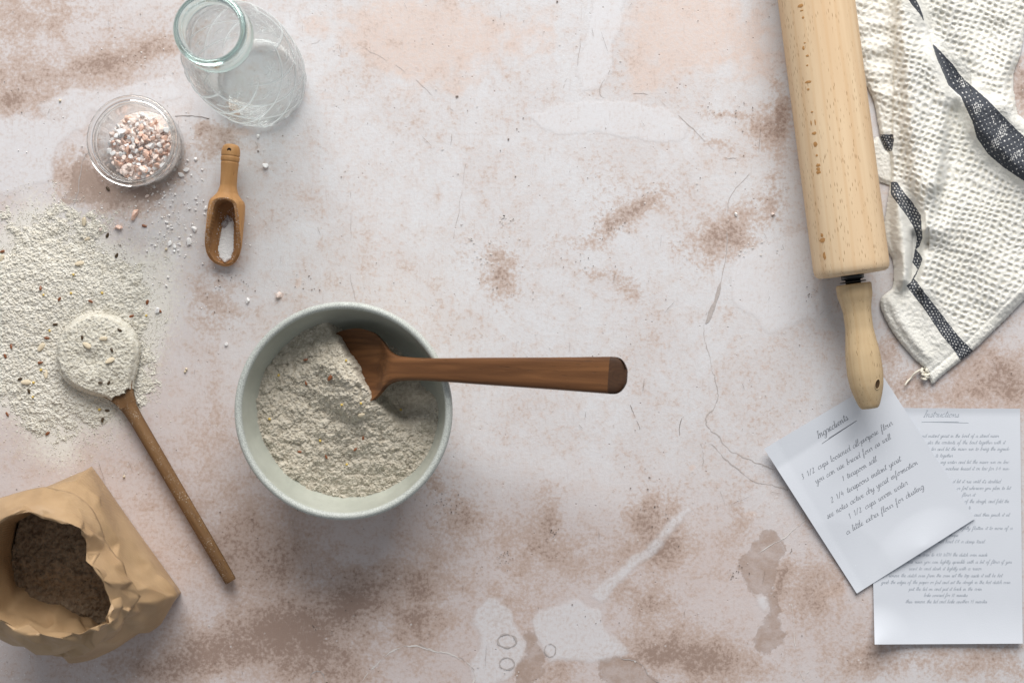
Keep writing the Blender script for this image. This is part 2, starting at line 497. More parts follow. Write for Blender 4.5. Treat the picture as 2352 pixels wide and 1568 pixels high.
def table_material():
    a = NT("stained_plaster")
    v = a.coord("Object")
    big = a.noise(v, 14, 5, .6, .6)
    mid = a.noise(v, 70, 6, .62, .4)
    fine = a.noise(v, 330, 5, .65)
    grain = a.noise(v, 1500, 2, .6)
    streak = a.noise(a.coord("Object", scale=(1, .16, 1)), 420, 3, .6)
    t = a.attr("tan_field"); pk = a.attr("pink_field")
    ps = a.attr("pale_field"); ss = a.attr("stain_field")
    base = a.mix(a.ramp(big, .35, .68), (.695, .695, .715), (.645, .615, .615))
    base = a.mix(a.ramp(mid, .42, .72, 0, .6), base, (.645, .58, .555))
    base = a.mix(a.ramp(fine, .45, .75, 0, .5), base, (.60, .55, .53))
    base = a.mix(a.ramp(a.attr('rosy_field'), 0, 1), base, a.mix(.45, base, (.58, .43, .38)))
    m2 = a.noise(v, 170, 4, .65, .3)
    base = a.mix(a.math('MULTIPLY', a.ramp(m2, .50, .72), a.ramp(big, .38, .62, .2, .65)), base, (.60, .475, .415))
    # pinkish plaster
    f = a.ramp(a.math('ADD', pk, a.math('MULTIPLY', a.math('SUBTRACT', mid, .5), 1.3)), .25, .85, 0, .85)
    base = a.mix(a.math('MULTIPLY', f, a.ramp(fine, .3, .7, 1.0, .45)), base, (.70, .555, .485))
    # tan weathering with a ragged, pitted edge
    e = a.math('ADD', a.math('MULTIPLY', t, 1.2), a.math('MULTIPLY', a.math('SUBTRACT', mid, .5), 1.6))
    e = a.math('ADD', e, a.math('MULTIPLY', a.math('SUBTRACT', big, .5), 1.1))
    e = a.math('ADD', e, a.math('MULTIPLY', a.attr('rosy_field'), .14))
    e = a.math('ADD', e, a.math('MULTIPLY', a.math('SUBTRACT', fine, .5), 2.3))
    f1 = a.ramp(e, .10, .85, 0, .72)
    base = a.mix(f1, base, (.49, .36, .29))
    f2 = a.ramp(e, .72, 1.35, 0, .72)
    base = a.mix(f2, base, (.27, .18, .14))
    # definite stains
    sd = a.math('ADD', ss, a.math('MULTIPLY', a.math('SUBTRACT', mid, .5), 46))
    sd = a.math('ADD', sd, a.math('MULTIPLY', a.math('SUBTRACT', fine, .5), 16))
    f3 = a.math('MULTIPLY', a.ramp(sd, -3, 5), a.ramp(mid, .25, .75, .35, .95))
    base = a.mix(f3, base, (.40, .30, .25))
    rim = a.math('MULTIPLY', a.ramp(sd, -3, 0), a.ramp(sd, 1, 6, 1, 0))
    base = a.mix(a.math('MULTIPLY', rim, .16), base, (.20, .14, .115))
    # pale plaster patches
    pd = a.math('ADD', ps, a.math('MULTIPLY', a.math('SUBTRACT', mid, .5), 26))
    pd = a.math('ADD', pd, a.math('MULTIPLY', a.math('SUBTRACT', fine, .5), 9))
    f4 = a.math('MULTIPLY', a.ramp(pd, -5, 8.0), a.ramp(fine, .3, .72, .8, .4))
    base = a.mix(f4, base, (.72, .715, .735))
    rim2 = a.math('MULTIPLY', a.ramp(pd, -5, -1), a.ramp(pd, 0, 3, 1, 0))
    base = a.mix(a.math('MULTIPLY', rim2, .07), base, (.30, .235, .205))
    # fine wear: pits, pale dots, streaks
    pit = a.voro(v, 150)
    pitm = a.math('MULTIPLY', a.ramp(pit, .05, .13, 1, 0), a.ramp(a.noise(v, 45, 3), .52, .62))
    base = a.mix(a.math('MULTIPLY', pitm, .55), base, (.30, .22, .185))
    ch = a.voro(a.coord("Object", rot=(0, 0, .7)), 95)
    chm = a.math('MULTIPLY', a.ramp(ch, .05, .12, 1, 0), a.ramp(a.noise(v, 26, 3), .54, .62))
    base = a.mix(a.math('MULTIPLY', chm, .6), base, (.77, .74, .73))
    base = a.mix(a.ramp(streak, .55, .78, 0, .30), base, (.47, .385, .35))
    base = a.mix(a.ramp(grain, .4, .75, 0, .16), base, (.36, .29, .265))
    du = a.math('ADD', a.attr('dust_field'), a.math('MULTIPLY', a.math('SUBTRACT', fine, .5), 1.6))
    du = a.math('ADD', du, a.math('MULTIPLY', a.math('SUBTRACT', grain, .5), 1.3))
    base = a.mix(a.ramp(du, .38, 1.0, 0, .8), base, (.77, .745, .68))
    a.color(base)
    a.rough(a.ramp(mid, .3, .7, .52, .7)); a.spec(.22)
    h = a.math('ADD', a.math('MULTIPLY', fine, .6), a.math('MULTIPLY', pitm, -.9))
    h = a.math('ADD', h, a.math('MULTIPLY', f4, .5))
    a.bump(h, .5, .0008)
    return a.m

M_TABLE = table_material()
n_, m_ = TX.shape
top = np.stack([TX, TY, np.zeros_like(TX)], -1)
bot = np.stack([TX, TY, np.full_like(TX, -.03)], -1)
tabletop = solid_sheets("tabletop", top, bot, M_TABLE, None, False,
                        {"tan_field": tan_f, "rosy_field": rosy, "dust_field": dust_f, "pink_field": pink_f, "pale_field": pale_s, "stain_field": stain_s})
tag(tabletop, "pale pinkish plaster tabletop with brown stains and hairline cracks", None, None, "structure")

# hairline cracks, scratches and chips lying in the plaster skin
M_CRACK = plain("crack_grey", (.46, .415, .395), .8, .3, 600)
M_CRACK_DK = plain("crack_dark", (.18, .14, .12), .8, .35, 700)
M_CRACK_LT = plain("crack_pale", (.70, .66, .63), .8, .1, 700)

def ribbon_mesh(lines, z):
    """lines: [(pts in plan units, width mm array)] -> verts, faces"""
    V = []; F = []
    for pts, w in lines:
        p = np.asarray(pts, float)
        tg = np.gradient(p, axis=0)
        tg /= np.linalg.norm(tg, axis=1)[:, None] + 1e-9
        nr = np.stack([-tg[:, 1], tg[:, 0]], -1)
        w = np.broadcast_to(np.asarray(w, float), (len(p),)) / 1000 / PX / 2
        L = p + nr * w[:, None]; R = p - nr * w[:, None]
        o = len(V)
        for l, r in zip(L, R):
            V.append(P(*l, z)); V.append(P(*r, z))
        for i in range(len(p) - 1):
            a0 = o + 2 * i
            F.append((a0, a0 + 2, a0 + 3, a0 + 1))
    return V, F

def crack(pts, w, mat, z=.00016, jit=3.0, gap=.25, seed=0, name="crack"):
    r = np.random.default_rng(seed)
    line = smooth_line(pts, 14)
    s = np.arange(len(line))
    line = line + jit * np.stack([fbm(s / 5, s * 0 + seed, seed + 1, 3) - .5, fbm(s / 5, s * 0 + 7 + seed, seed + 2, 3) - .5], -1)
    wid = w * np.clip(2.4 * (fbm(s / 7, s * 0 + 3.3, seed + 5, 3) - gap), 0.0, 1.4)
    segs = []; cur = []
    for i in range(len(line)):
        if wid[i] > .08:
            cur.append(i)
        else:
            if len(cur) > 2: segs.append(cur)
            cur = []
    if len(cur) > 2: segs.append(cur)
    V, F = ribbon_mesh([(line[c], wid[c]) for c in segs], z)
    if V:
        return mesh_obj(name, V, F, mat, tabletop, False)

cr = [
    (mapped(ZC, [(1010, -40), (1010, 0), (1020, 120), (1050, 230), (1075, 350), (1100, 430), (1118, 520), (1115, 590), (1090, 650), (1040, 700), (1028, 750), (1050, 810), (1120, 870), (1200, 970), (1330, 1040), (1450, 1090), (1560, 1130)]), .85, M_CRACK, .12),
    (mapped(ZC, [(990, 930), (1030, 920), (1090, 950), (1180, 1050), (1290, 1140), (1420, 1230), (1560, 1260), (1670, 1285)]), .8, M_CRACK, .16),
    (mapped(ZC, [(990, 930), (1000, 1000), (1010, 1120), (1060, 1160), (1100, 1230), (1130, 1290), (1180, 1420)]), .8, M_CRACK, .22),
    (mapped(ZT, [(0, 190), (60, 210), (110, 180), (150, 170), (250, 200), (380, 270), (480, 330), (560, 390), (640, 470), (720, 520)]), .55, M_CRACK, .3),
    (mapped(ZT, [(1460, 330), (1410, 420), (1440, 460), (1600, 440), (1700, 480), (1820, 580), (1920, 680), (2000, 740), (2050, 745)]), .6, M_CRACK, .22),
    (mapped(ZT, [(2110, 820), (2030, 920), (2010, 1000), (2010, 1130), (1990, 1280), (1960, 1380), (1910, 1480)]), .7, M_CRACK, .2),
    (mapped(ZT, [(1330, 120), (1315, 220), (1300, 330), (1250, 380), (1240, 420)]), .7, M_CRACK, .3),
    (mapped(ZT, [(780, 770), (760, 900), (740, 1030), (720, 1120)]), .55, M_CRACK, .2),
    (mapped(ZT, [(235, 900), (240, 1050), (235, 1200), (240, 1330), (260, 1410)]), .5, M_CRACK, .25),
    (mapped(Z7, [(250, 790), (300, 730), (330, 700), (400, 640), (480, 620), (560, 640), (650, 660), (720, 700), (745, 740), (740, 800)]), 1.1, M_CRACK_LT, .1),
    (mapped(Z7, [(500, 610), (560, 640), (650, 660), (720, 700), (748, 740), (742, 790)]), .7, M_CRACK, .25),
    (mapped(Z7, [(40, 782), (50, 740), (75, 730), (98, 740), (104, 782)]), .8, M_CRACK, .1),
    (mapped(Z8, [(1240, 410), (1400, 320), (1520, 230), (1600, 150)]), .9, M_CRACK_LT, .1),
    (mapped(Z8, [(1480, 480), (1500, 400), (1525, 320)]), .5, M_CRACK_DK, .3),
    (mapped(Z8, [(160, 1235), (270, 1255), (350, 1310), (390, 1380), (460, 1430)]), .6, M_CRACK, .1),
    (mapped(Z8, [(1500, 800), (1520, 1000), (1540, 1200), (1590, 1400), (1640, 1330)]), .7, M_CRACK_LT, .2),
    (mapped(Z8, [(925, 40), (930, 250), (905, 400)]), .6, M_CRACK, .35),
    ([(170, 470), (182, 420), (190, 365), (205, 352)], .8, M_CRACK, .1),
    ([(400, 268), (450, 267), (480, 272)], .6, M_CRACK_DK, .15),
    (mapped(ZC, [(870, 690), (830, 760), (815, 870)]), .45, M_CRACK_DK, .1),
    (mapped(ZC, [(430, 620), (470, 720), (510, 815)]), .4, M_CRACK_DK, .05),
]
for i, (pts, w, m, gap) in enumerate(cr):
    crack(pts, w * 1.05, m, .00016 + .00001 * i, 6.0, gap + .12, 20 + i)
# dark grey gouge beside the long crack
gouge = [(1653, 650), (1646, 668), (1640, 690), (1628, 715), (1621, 742), (1629, 737), (1641, 710), (1650, 682), (1656, 658)]
for i, (poly, m) in enumerate([(gouge, M_CRACK)]):
    p = smooth_line(poly, 4, True)
    p = p + 2.0 * (rng.random(p.shape) - .5)
    mesh_obj("gouge", [P(x, y, .0004) for x, y in p], [tuple(range(len(p)))[::-1]], m, tabletop, False)
# ring shaped blemishes
for (cx, cy, rx, ry, w) in [(885, 600, 40, 28, 1.9), (885, 697, 32, 25, 1.6), (1070, 640, 24, 27, .9)]:
    c = Z7(cx, cy)
    a_ = np.linspace(0, 2 * np.pi, 50)
    k = 1 + .18 * (fbm(np.cos(a_) * 2 + cx, np.sin(a_) * 2, 4) - .5)
    pts = np.stack([c[0] + rx * .537 * k * np.cos(a_), c[1] + ry * .537 * k * np.sin(a_)], -1)
    wd = w * (-.15 + 1.5 * fbm(np.cos(a_) * 2.2, np.sin(a_) * 2.2 + cy, 9))
    V, F = ribbon_mesh([(pts, wd)], .0005)
    mesh_obj("ring_mark", V, F, M_CRACK, tabletop, False)

def chips(name, spots, mat, z):
    V = []; F = []
    for x, y, r in spots:
        k = random.randint(5, 8)
        o = len(V)
        st = random.random() * 6; el = random.uniform(.5, 1.0)
        for j in range(k):
            a_ = st + 2 * math.pi * j / k
            rr = r * random.uniform(.55, 1.25)
            V.append(P(x + rr * math.cos(a_), y - rr * el * math.sin(a_), z))
        F.append(tuple(range(o, o + k)))
    o = mesh_obj(name, V, F, mat, tabletop, False)
    o["kind"] = "stuff"
    return o

sp = []
for k in range(620):
    x = random.uniform(-40, 2390); y = random.uniform(-40, 1600)
    if fbm(np.array(x / 120), np.array(y / 120), 31) > .44:
        sp.append((x, y, random.uniform(.7, 1.9) * (1 if random.random() < .93 else 1.9)))
# clustered dark flecks
for cx, cy, n, s in [(1160, 1285, 26, 14), (1030, 1160, 30, 22), (1690, 1310, 22, 14), (270, 565, 14, 10), (285, 590, 14, 12), (1690, 260, 20, 28), (1640, 250, 12, 16), (640, 1345, 20, 40), (740, 1410, 20, 40), (540, 640, 14, 20), (1330, 605, 12, 20), (1150, 650, 16, 24), (500, 690, 10, 22), (1860, 680, 9, 6), (1410, 520, 20, 22), (1500, 1180, 16, 26), (1270, 1220, 10, 6), (700, 640, 12, 20)]:
    for k in range(n):
        sp.append((random.gauss(cx, s), random.gauss(cy, s * .7), random.uniform(.6, 2.0)))
chips("dark_specks", sp, M_CRACK_DK, .0007)
sp = []
for k in range(420):
    x = random.uniform(-40, 2390); y = random.uniform(-40, 1600)
    if fbm(np.array(x / 140), np.array(y / 140), 77) > .47:
        sp.append((x, y, random.uniform(.8, 2.4)))
for cx, cy, n, s in [(1110, 590, 14, 14), (1165, 505, 20, 12), (1085, 548, 10, 8), (1720, 560, 16, 30), (330, 120, 12, 50), (1180, 1545, 3, 10)]:
    for k in range(n):
        sp.append((random.gauss(cx, s), random.gauss(cy, s * .7), random.uniform(1.0, 3.0)))
chips("pale_specks", sp, M_CRACK_LT, .0009)
lines = []
for k in range(95):
    x = random.uniform(0, 2352); y = random.uniform(0, 1568)
    L = random.uniform(6, 34) * (1 if random.random() < .85 else 2); a_ = math.radians(random.gauss(90, 14)) if random.random() < .75 else random.random() * 3.1
    n = 6
    t = np.linspace(0, 1, n)
    pts = np.stack([x + L * t * math.cos(a_) + 1.6 * (rng.random(n) - .5), y + L * t * math.sin(a_)], -1)
    lines.append((pts, random.uniform(.10, .26) * np.array([.3, 1, .8, 1, .8, .3])))
V, F = ribbon_mesh(lines, .0011)
tag(mesh_obj("scratches", V, F, M_CRACK_DK, tabletop, False), kind="stuff")

# ================================================================= FLOUR AND SEEDS (materials)
def flour_material(name, light, dark, bran, bran_amt=.5):
    a = NT(name)
    v = a.coord("Object")
    n1 = a.noise(v, 260, 4, .6)
    n2 = a.noise(v, 900, 3, .6)
    c = a.mix(a.ramp(n1, .35, .7), light, dark)
    vor = a.voro(v, 420)
    sel = a.ramp(a.noise(v, 240, 2), .52, .62)
    c = a.mix(a.math('MULTIPLY', a.math('MULTIPLY', a.ramp(vor, .12, .26, 1, 0), sel), bran_amt), c, bran)
    c = a.mix(a.ramp(n2, .58, .8, 0, .35), c, (bran[0] * 1.6, bran[1] * 1.7, bran[2] * 1.9))
    a.color(c); a.rough(.95); a.spec(.05)
    a.bump(n2, .8, .0009)
    return a.m

M_FLOUR = flour_material("wholemeal_flour", (.64, .59, .495), (.47, .42, .335), (.17, .115, .07), .85)
M_SPOONFLOUR = flour_material("spoon_flour", (.745, .715, .63), (.60, .56, .465), (.26, .19, .115), .75)
M_MEAL_SHADED = flour_material("coarse_meal_shaded", (.34, .26, .185), (.21, .155, .105), (.06, .04, .022), .85)  # shade inside the paper bag is put into this meal's dark colour
M_FLOUR_SPILL = flour_material("fine_flour", (.79, .76, .685), (.67, .63, .54), (.27, .20, .125), .7)
M_FLAX = plain("flax_brown", (.24, .085, .034), .35, .35, 900, .5)
M_FLAX_DK = plain("flax_dark", (.075, .045, .02), .4, .35, 900, .5)
M_MILLET = plain("millet_yellow", (.70, .50, .13), .5, .15, 900)
M_OAT = plain("oat_cream", (.70, .60, .44), .8, .15, 900)

def seed_mesh(name, L, W, Hh, mat, point=.5, n=10, m=8):
    t = np.linspace(0, np.pi, n)
    prof = np.sin(t)**(.75) * (1 - point * .35 * np.cos(t))
    th = np.linspace(0, 2 * np.pi, m, endpoint=False)
    V = np.stack([np.broadcast_to((-np.cos(t) * L / 2)[:, None], (n, m)),
                  prof[:, None] * W / 2 * np.cos(th)[None, :],
                  prof[:, None] * Hh / 2 * np.sin(th)[None, :] + Hh / 2], -1).reshape(-1, 3)
    me = bpy.data.meshes.new(name)
    me.from_pydata([tuple(v) for v in V], [], [tuple(f) for f in grid_faces(n, m, True)])
    me.polygons.foreach_set("use_smooth", np.ones(len(me.polygons), dtype=bool))
    me.materials.append(mat)
    me.update()
    return me

ME_FLAX = seed_mesh("flax_seed", .0044, .0023, .0012, M_FLAX)
ME_FLAX_DK = seed_mesh("flax_seed", .0046, .0023, .0012, M_FLAX_DK)
ME_MILLET = seed_mesh("millet_grain", .0022, .0021, .0018, M_MILLET, 0)
ME_CREAM = seed_mesh("millet_grain", .0020, .0019, .0017, M_OAT, 0)
ME_OAT = seed_mesh("oat_flake", .0085, .0042, .0013, M_OAT, .6)

def place(me, name, pos, label, cat, group, s=1.0, rz=None, tilt=.25):
    o = share(name, me)
    o.location = pos
    o.rotation_euler = (random.uniform(-tilt, tilt), random.uniform(-tilt, tilt), random.uniform(0, 6.28) if rz is None else rz)
    o.scale = (s, s, s)
    return tag(o, label, cat, group)

class Surf:
    """bilinear look-up in a height field (regular grid)"""
    def __init__(s, xs, ys, Z):
        s.xs, s.ys, s.Z = xs, ys, Z
    def __call__(s, x, y):
        i = int(np.clip(np.searchsorted(s.xs, x), 1, len(s.xs) - 1))
        j = int(np.clip(np.searchsorted(s.ys, y), 1, len(s.ys) - 1))
        return float(s.Z[j - 1:j + 1, i - 1:i + 1].max())

def on_surface(px, py, surf, z0):
    z = z0
    for _ in range(4):
        x, y, _z = P(px, py, z)
        z = surf(x, y)
    return (x, y, z)

def granules(name, spots, mat, flat=.7):
    """many tiny crumbs in one mesh: (x, y, z, r) in metres"""
    base = np.array([(1, 0, 0), (0, 1, 0), (-1, 0, 0), (0, -1, 0), (0, 0, 1), (0, 0, -.6)], float)
    fc = np.array([(0, 1, 4), (1, 2, 4), (2, 3, 4), (3, 0, 4), (1, 0, 5), (2, 1, 5), (3, 2, 5), (0, 3, 5)])
    S = np.asarray(spots, float)
    n = len(S)
    j = base[None] * (0.65 + .7 * rng.random((n, 6, 1)))
    a_ = rng.random(n) * 6.28
    ca, sa = np.cos(a_)[:, None], np.sin(a_)[:, None]
    x = j[:, :, 0] * ca - j[:, :, 1] * sa
    y = j[:, :, 0] * sa + j[:, :, 1] * ca
    V = np.stack([x, y, j[:, :, 2] * flat], -1) * S[:, 3][:, None, None]
    V = V + S[:, None, :3]
    V[:, :, 2] += S[:, 3][:, None] * .45
    F = (fc[None] + 6 * np.arange(n)[:, None, None]).reshape(-1, 3)
    return mesh_obj(name, V.reshape(-1, 3), F, mat, None, False)

# ================================================================= SPILLED FLOUR
sx = np.arange(-.468, -.285, .00042)
sy = np.arange(-.115, .135, .00042)
SX, SY = np.meshgrid(sx, sy)
SQX, SQY = SX / PX + 1176, 784 - SY / PX
sd = poly_sdf(SQX, SQY, spill_poly)
big = fbm(SQX / 70, SQY / 70, 41, 4) - .5
fine = fbm(SQX / 16, SQY / 16, 45, 4) - .5
sde = sd - 12 + 95 * big + 75 * fine
thin = blobs(SQX, SQY, [(100, 800, 38, 30, 0, .7), (30, 900, 70, 60, 0, .5), (330, 600, 60, 30, 0, .4), (130, 985, 60, 40, 0, .6), (230, 960, 80, 30, 0, .35)])
thick = blobs(SQX, SQY, [(90, 640, 90, 60, 0, .6), (230, 680, 110, 50, 0, .7), (60, 720, 90, 40, 0, .4), (320, 740, 30, 60, 0, .4)])
cl = clumps(SX * 1000, SY * 1000, 61, ((5, .5), (2.0, .8), (1.15, .8)))
SZ = -3.1 + 3.3 * sstep(-115, 75, sde) - 1.1 * thin + 2.6 * thick * sstep(0, 60, sd) + 1.75 * cl * (0.75 + .25 * sstep(-40, 40, sde)) + 2.4 * big
SZ = SZ / 1000
spill = field("spilled_flour", SX, SY, np.maximum(SZ, -.0004), SZ > -.0002, M_FLOUR_SPILL)
tag(spill, "loose heap of cream flour spilled across the table beside the paper bag", "flour", None, "stuff")
spill_s = Surf(sx, sy, np.maximum(SZ, 0))

gs = []
while len(gs) < 22000:
    i, j = rng.integers(0, SX.shape[0]), rng.integers(0, SX.shape[1])
    e = sde[i, j] - 40 * thin[i, j]
    p = .12 if e > 25 else (1.0 if e > -30 else math.exp((e + 30) / 42.0) * (.15 + 1.7 * max(0, float(fbm(np.array(SX[i, j] * 160), np.array(SY[i, j] * 160), 63, 2)) - .36)))
    if rng.random() < p * .9:
        gs.append((SX[i, j], SY[i, j], max(SZ[i, j], 0), (.00013 + .00045 * rng.random()**3)))
for k in range(420):
    px, py = random.gauss(330, 110), random.gauss(560, 130)
    if px < 5: continue
    x, y, _ = P(px, py)
    gs.append((x, y, 0, .00018 + .0005 * random.random()**3))
for k in range(260):
    px, py = random.gauss(120, 130), random.gauss(1040, 50)
    x, y, _ = P(px, py)
    gs.append((x, y, 0, .0002 + .0004 * random.random()**3))
tag(granules("flour_crumbs", gs, M_FLOUR_SPILL), "fine cream crumbs scattered over and around the spilled flour", "crumbs", None, "stuff")

# ================================================================= LONG WOODEN SPOON UNDER FLOUR
M_OAK = wood("dark_oak", (.225, .125, .055), (.125, .064, .027), (.085, .042, .02), 'x', .7, 60, .6, .55)
q0 = P(180, 733, .006); q1 = P(531, 1334, .006)
ang = math.atan2(q1[1] - q0[1], q1[0] - q0[0])
Ls = math.hypot(q1[0] - q0[0], q1[1] - q0[1])
spoon_l = empty("wooden_spoon", (q0[0], q0[1], .0012), (0, 0, ang))
tag(spoon_l, "long thin brown wooden spoon lying on the spilled flour, its round head covered in flour", "wooden spoon")
R_ = .0342
xs = np.array([0, .002, .006, .014, .026, R_, .044, .054, .061, .068, .074, .080, .088, .10, .16, Ls - .001, Ls])
ws = np.array([.0005, .0112, .0190, .0278, .0332, R_, .0322, .0262, .0200, .0135, .0098, .0078, .0064, .0058, .0055, .0050, .0046])
def spoon_sheet(t0, t1, nt, ns, zt, zb):
    t = np.linspace(t0, t1, nt)
    s = np.linspace(-1, 1, ns)
    w = hermite(t, xs, ws)
    X = np.broadcast_to(t[:, None], (nt, ns)).copy()
    Y = w[:, None] * np.sin(s * np.pi / 2)[None, :]
    S = np.broadcast_to(np.sin(s * np.pi / 2)[None, :], (nt, ns))
    return X, Y, S, w[:, None] * np.ones_like(X)
X, Y, S, W = spoon_sheet(0, .084, 90, 49, 0, 0)
rr = np.hypot((X - R_) / R_, Y / R_)
rim = np.sqrt(np.clip(1 - S**2, 0, 1))
hz = .0085 + 0 * X
zt = np.where(X < .066, hz - .0045 * np.clip(1 - rr**2, 0, 1), hz) + .0012 * rim**.5 - .001
zb = .004 * (1 - rim**.5) + .0006 + .0 * X
solid_sheets("spoon_head", np.stack([X, Y, zt], -1), np.stack([X, Y, zb], -1), M_OAK, spoon_l, split="ends")
X, Y, S, W = spoon_sheet(.0835, Ls, 120, 21, 0, 0)
c_ = np.sqrt(np.clip(1 - S**2, 0, 1))
zc = .0062 + .0 * X
solid_sheets("handle", np.stack([X, Y, zc + W * c_ * .95], -1), np.stack([X, Y, zc - W * c_ * .95], -1), M_OAK, spoon_l, split="ends")

# flour heaped on that spoon head
fx = np.arange(-.037, .037, .00045)
cxs, cys, _ = P(229, 818, .012)
FX, FY = np.meshgrid(cxs + fx, cys + fx * 1.25)
ca, sa = math.cos(-ang), math.sin(-ang)
lx = (FX - q0[0]) * ca - (FY - q0[1]) * sa
ly = (FX - q0[0]) * sa + (FY - q0[1]) * ca
wl = np.where((lx > 0) & (lx < .084), hermite(np.clip(lx, 0, .084), xs, ws), 0)
edge = (wl - np.abs(ly)) * 1000 + 2.2 * (fbm(FX * 260, FY * 260, 91) - .5)
edge = np.where(lx < .004, (R_ - np.hypot(lx - R_, ly)) * 1000 + 1.0 * (fbm(FX * 260, FY * 260, 92) - .5), edge)
rr = np.hypot((lx - R_) / R_, ly / R_)
hol = blobs(SQX * 0 + 0 if False else FX * 1000, FY * 1000, [((cxs * 1000) - 6, cys * 1000 - 3, 11, 7, 0, 1.0)])
cl = clumps(FX * 1000, FY * 1000, 131, ((6, .7), (2.2, .8), (1.2, .8)))
FZ = (7.4 + 3.0 * sstep(-1.7, -.2, edge) + 2.4 * sstep(-.2, 4, edge) + 2.2 * np.clip(1 - rr**2, 0, 1) * sstep(0, 10, edge) - 2.4 * hol + 1.5 * cl * sstep(0, 5, edge) - 1.6 * sstep(.050, .075, lx)) / 1000
msk = (edge > -1.7) & (lx < .073 + .006 * (fbm(FX * 300, FY * 300, 3) - .5))
tag(field("spoon_flour", FX, FY, FZ, msk, M_SPOONFLOUR, None, None, .0035), "mound of floury meal with seeds heaped on the round head of the long spoon", "flour", None, "stuff")
spoonflour_s = Surf(cxs + fx, cys + fx * 1.25, FZ)

# seeds lying in the spill and on the spoon
Z4 = lambda x, y: (x * .43933, 401.9 + y * .43933)
for (x, y, dk) in [(565, 73, 1), (755, 267, 0), (562, 315, 1), (12, 400, 0), (213, 592, 0), (312, 648, 0), (475, 660, 0), (835, 710, 0), (688, 738, 0), (245, 852, 0), (60, 897, 0), (27, 945, 0), (211, 980, 0), (152, 1130, 1), (40, 1250, 0), (248, 1350, 0), (537, 1280, 1), (562, 1230, 1), (610, 420, 1), (770, 665, 0), (290, 780, 1), (105, 1065, 1)]:
    px, py = Z4(x, y)
    pos = on_surface(px, py, spill_s, 0)
    out = (x, y) in ((565, 73), (755, 267), (562, 315))
    lab = {(565, 73): "dark flax seed on the bare table just below the salt jar", (755, 267): "reddish brown flax seed on the bare table right of the pink crystals", (562, 315): "dark flax seed on the bare table left of the pink crystals"}.get((x, y), "small brown flax seed lying in the spilled flour")
    place(ME_FLAX_DK if dk else ME_FLAX, "flax_seed", (pos[0], pos[1], pos[2] + (0 if out else -.0001)), lab, "seed", None if out else "flax seeds in the spilled flour")
for (x, y) in [(372, 617), (228, 627), (385, 522), (535, 617), (260, 815), (215, 1020), (172, 1160), (520, 1225), (765, 735), (175, 1085)]:
    px, py = Z4(x, y)
    place(ME_MILLET, "millet_grain", on_surface(px, py, spill_s, 0), "tiny yellow millet grain in the spilled flour", "grain", "yellow grains in the spilled flour", random.uniform(.8, 1.1))
for (x, y, s, r) in [(135, 1083, 1.0, 0), (240, 1040, .9, 1.7), (215, 900, 1.0, .9), (440, 245, .9, 1.5), (415, 463, .9, .2), (455, 335, .6, .4), (10, 435, .7, 1.2)]:
    px, py = Z4(x, y)
    place(ME_OAT, "oat_flake", on_surface(px, py, spill_s, 0), "flat cream oat flake among the spilled flour", "oat flake", "oat flakes in the spilled flour", s, r)
for (x, y) in [(525, 1085), (570, 1085), (430, 850), (625, 810), (585, 915)]:
    px, py = Z4(x, y)
    p = on_surface(px, py, spoonflour_s, .012)
    place(ME_FLAX_DK, "flax_seed", p, "dark flax seed in the flour on the long spoon", "seed", "flax seeds on the long spoon", .9)
for (x, y, s, r) in [(540, 855, .8, .1), (575, 970, 1.0, .5), (455, 890, 1.0, -.5)]:
    px, py = Z4(x, y)
    place(ME_OAT, "oat_flake", on_surface(px, py, spoonflour_s, .012), "cream oat flake on the flour of the long spoon", "oat flake", "oat flakes on the long spoon", s, r)
for (px, py, lab) in [(425, 853, "cream grain on the bare table, lower of a pair right of the spoon head"), (428, 847, "cream grain on the bare table, upper of a pair right of the spoon head"), (286, 1094, "lone cream grain on the table above the paper bag"), (139, 232, "lone cream grain on the table left of the salt jar"), (382, 573, "pale yellow grain on the table left of the small scoop")]:
    place(ME_CREAM, "millet_grain", P(px, py), lab, "grain", None, 1.1)

# ================================================================= CERAMIC BOWL
def glaze_material(name, rim=False):
    a = NT(name)
    v = a.coord("Object")
    n1 = a.noise(v, 30, 4, .6)
    c = a.mix(a.ramp(n1, .3, .7), (.50, .52, .46), (.415, .435, .38))
    sp = a.noise(v, 1300, 2, .6)
    if rim:
        c = a.mix(a.ramp(sp, .42, .62, 0, .75), (.56, .585, .545), (.28, .30, .28))
        a.rough(.55)
    else:
        c = a.mix(a.ramp(sp, .56, .72, 0, .35), c, (.33, .34, .30))
        a.rough(.28)
    a.color(c); a.spec(.5)
    a.bump(sp, .12, .0004)
    return a.m
M_GLAZE = glaze_material("celadon_glaze")
M_RIM = glaze_material("speckled_rim", True)
bx, by, _ = P(788, 944, .080)
bowl = empty("bowl", (bx, by, 0))
tag(bowl, "pale grey green ceramic bowl with speckled rim, filled with meal", "bowl")
mm = lambda L: [(r / 1000, z / 1000) for r, z in L]
t = np.linspace(0, 1, 40)
out_r = hermite(t, [0, .12, .35, .6, .85, 1], [44, 58, 72, 80, 84.2, 85.4]); out_z = hermite(t, [0, .12, .35, .6, .85, 1], [1.5, 7, 26, 48, 68, 76.0])
in_r = hermite(t, [0, .12, .35, .6, .85, 1], [2, 40, 63, 73.5, 78.6, 80.0]); in_z = hermite(t, [0, .12, .35, .6, .85, 1], [7, 9.5, 24, 46, 67, 76.0])
prof = list(zip(in_r[::-1], in_z[::-1]))[::-1]
lathe("body", mm([(1, 7)] + list(zip(in_r, in_z)) + [(82.5, 75.2)] + list(zip(out_r[::-1], out_z[::-1])) + [(42, 1.5), (40, 3), (1, 3)]), M_GLAZE, bowl, 160)
a_ = np.linspace(0, 2 * np.pi, 22)
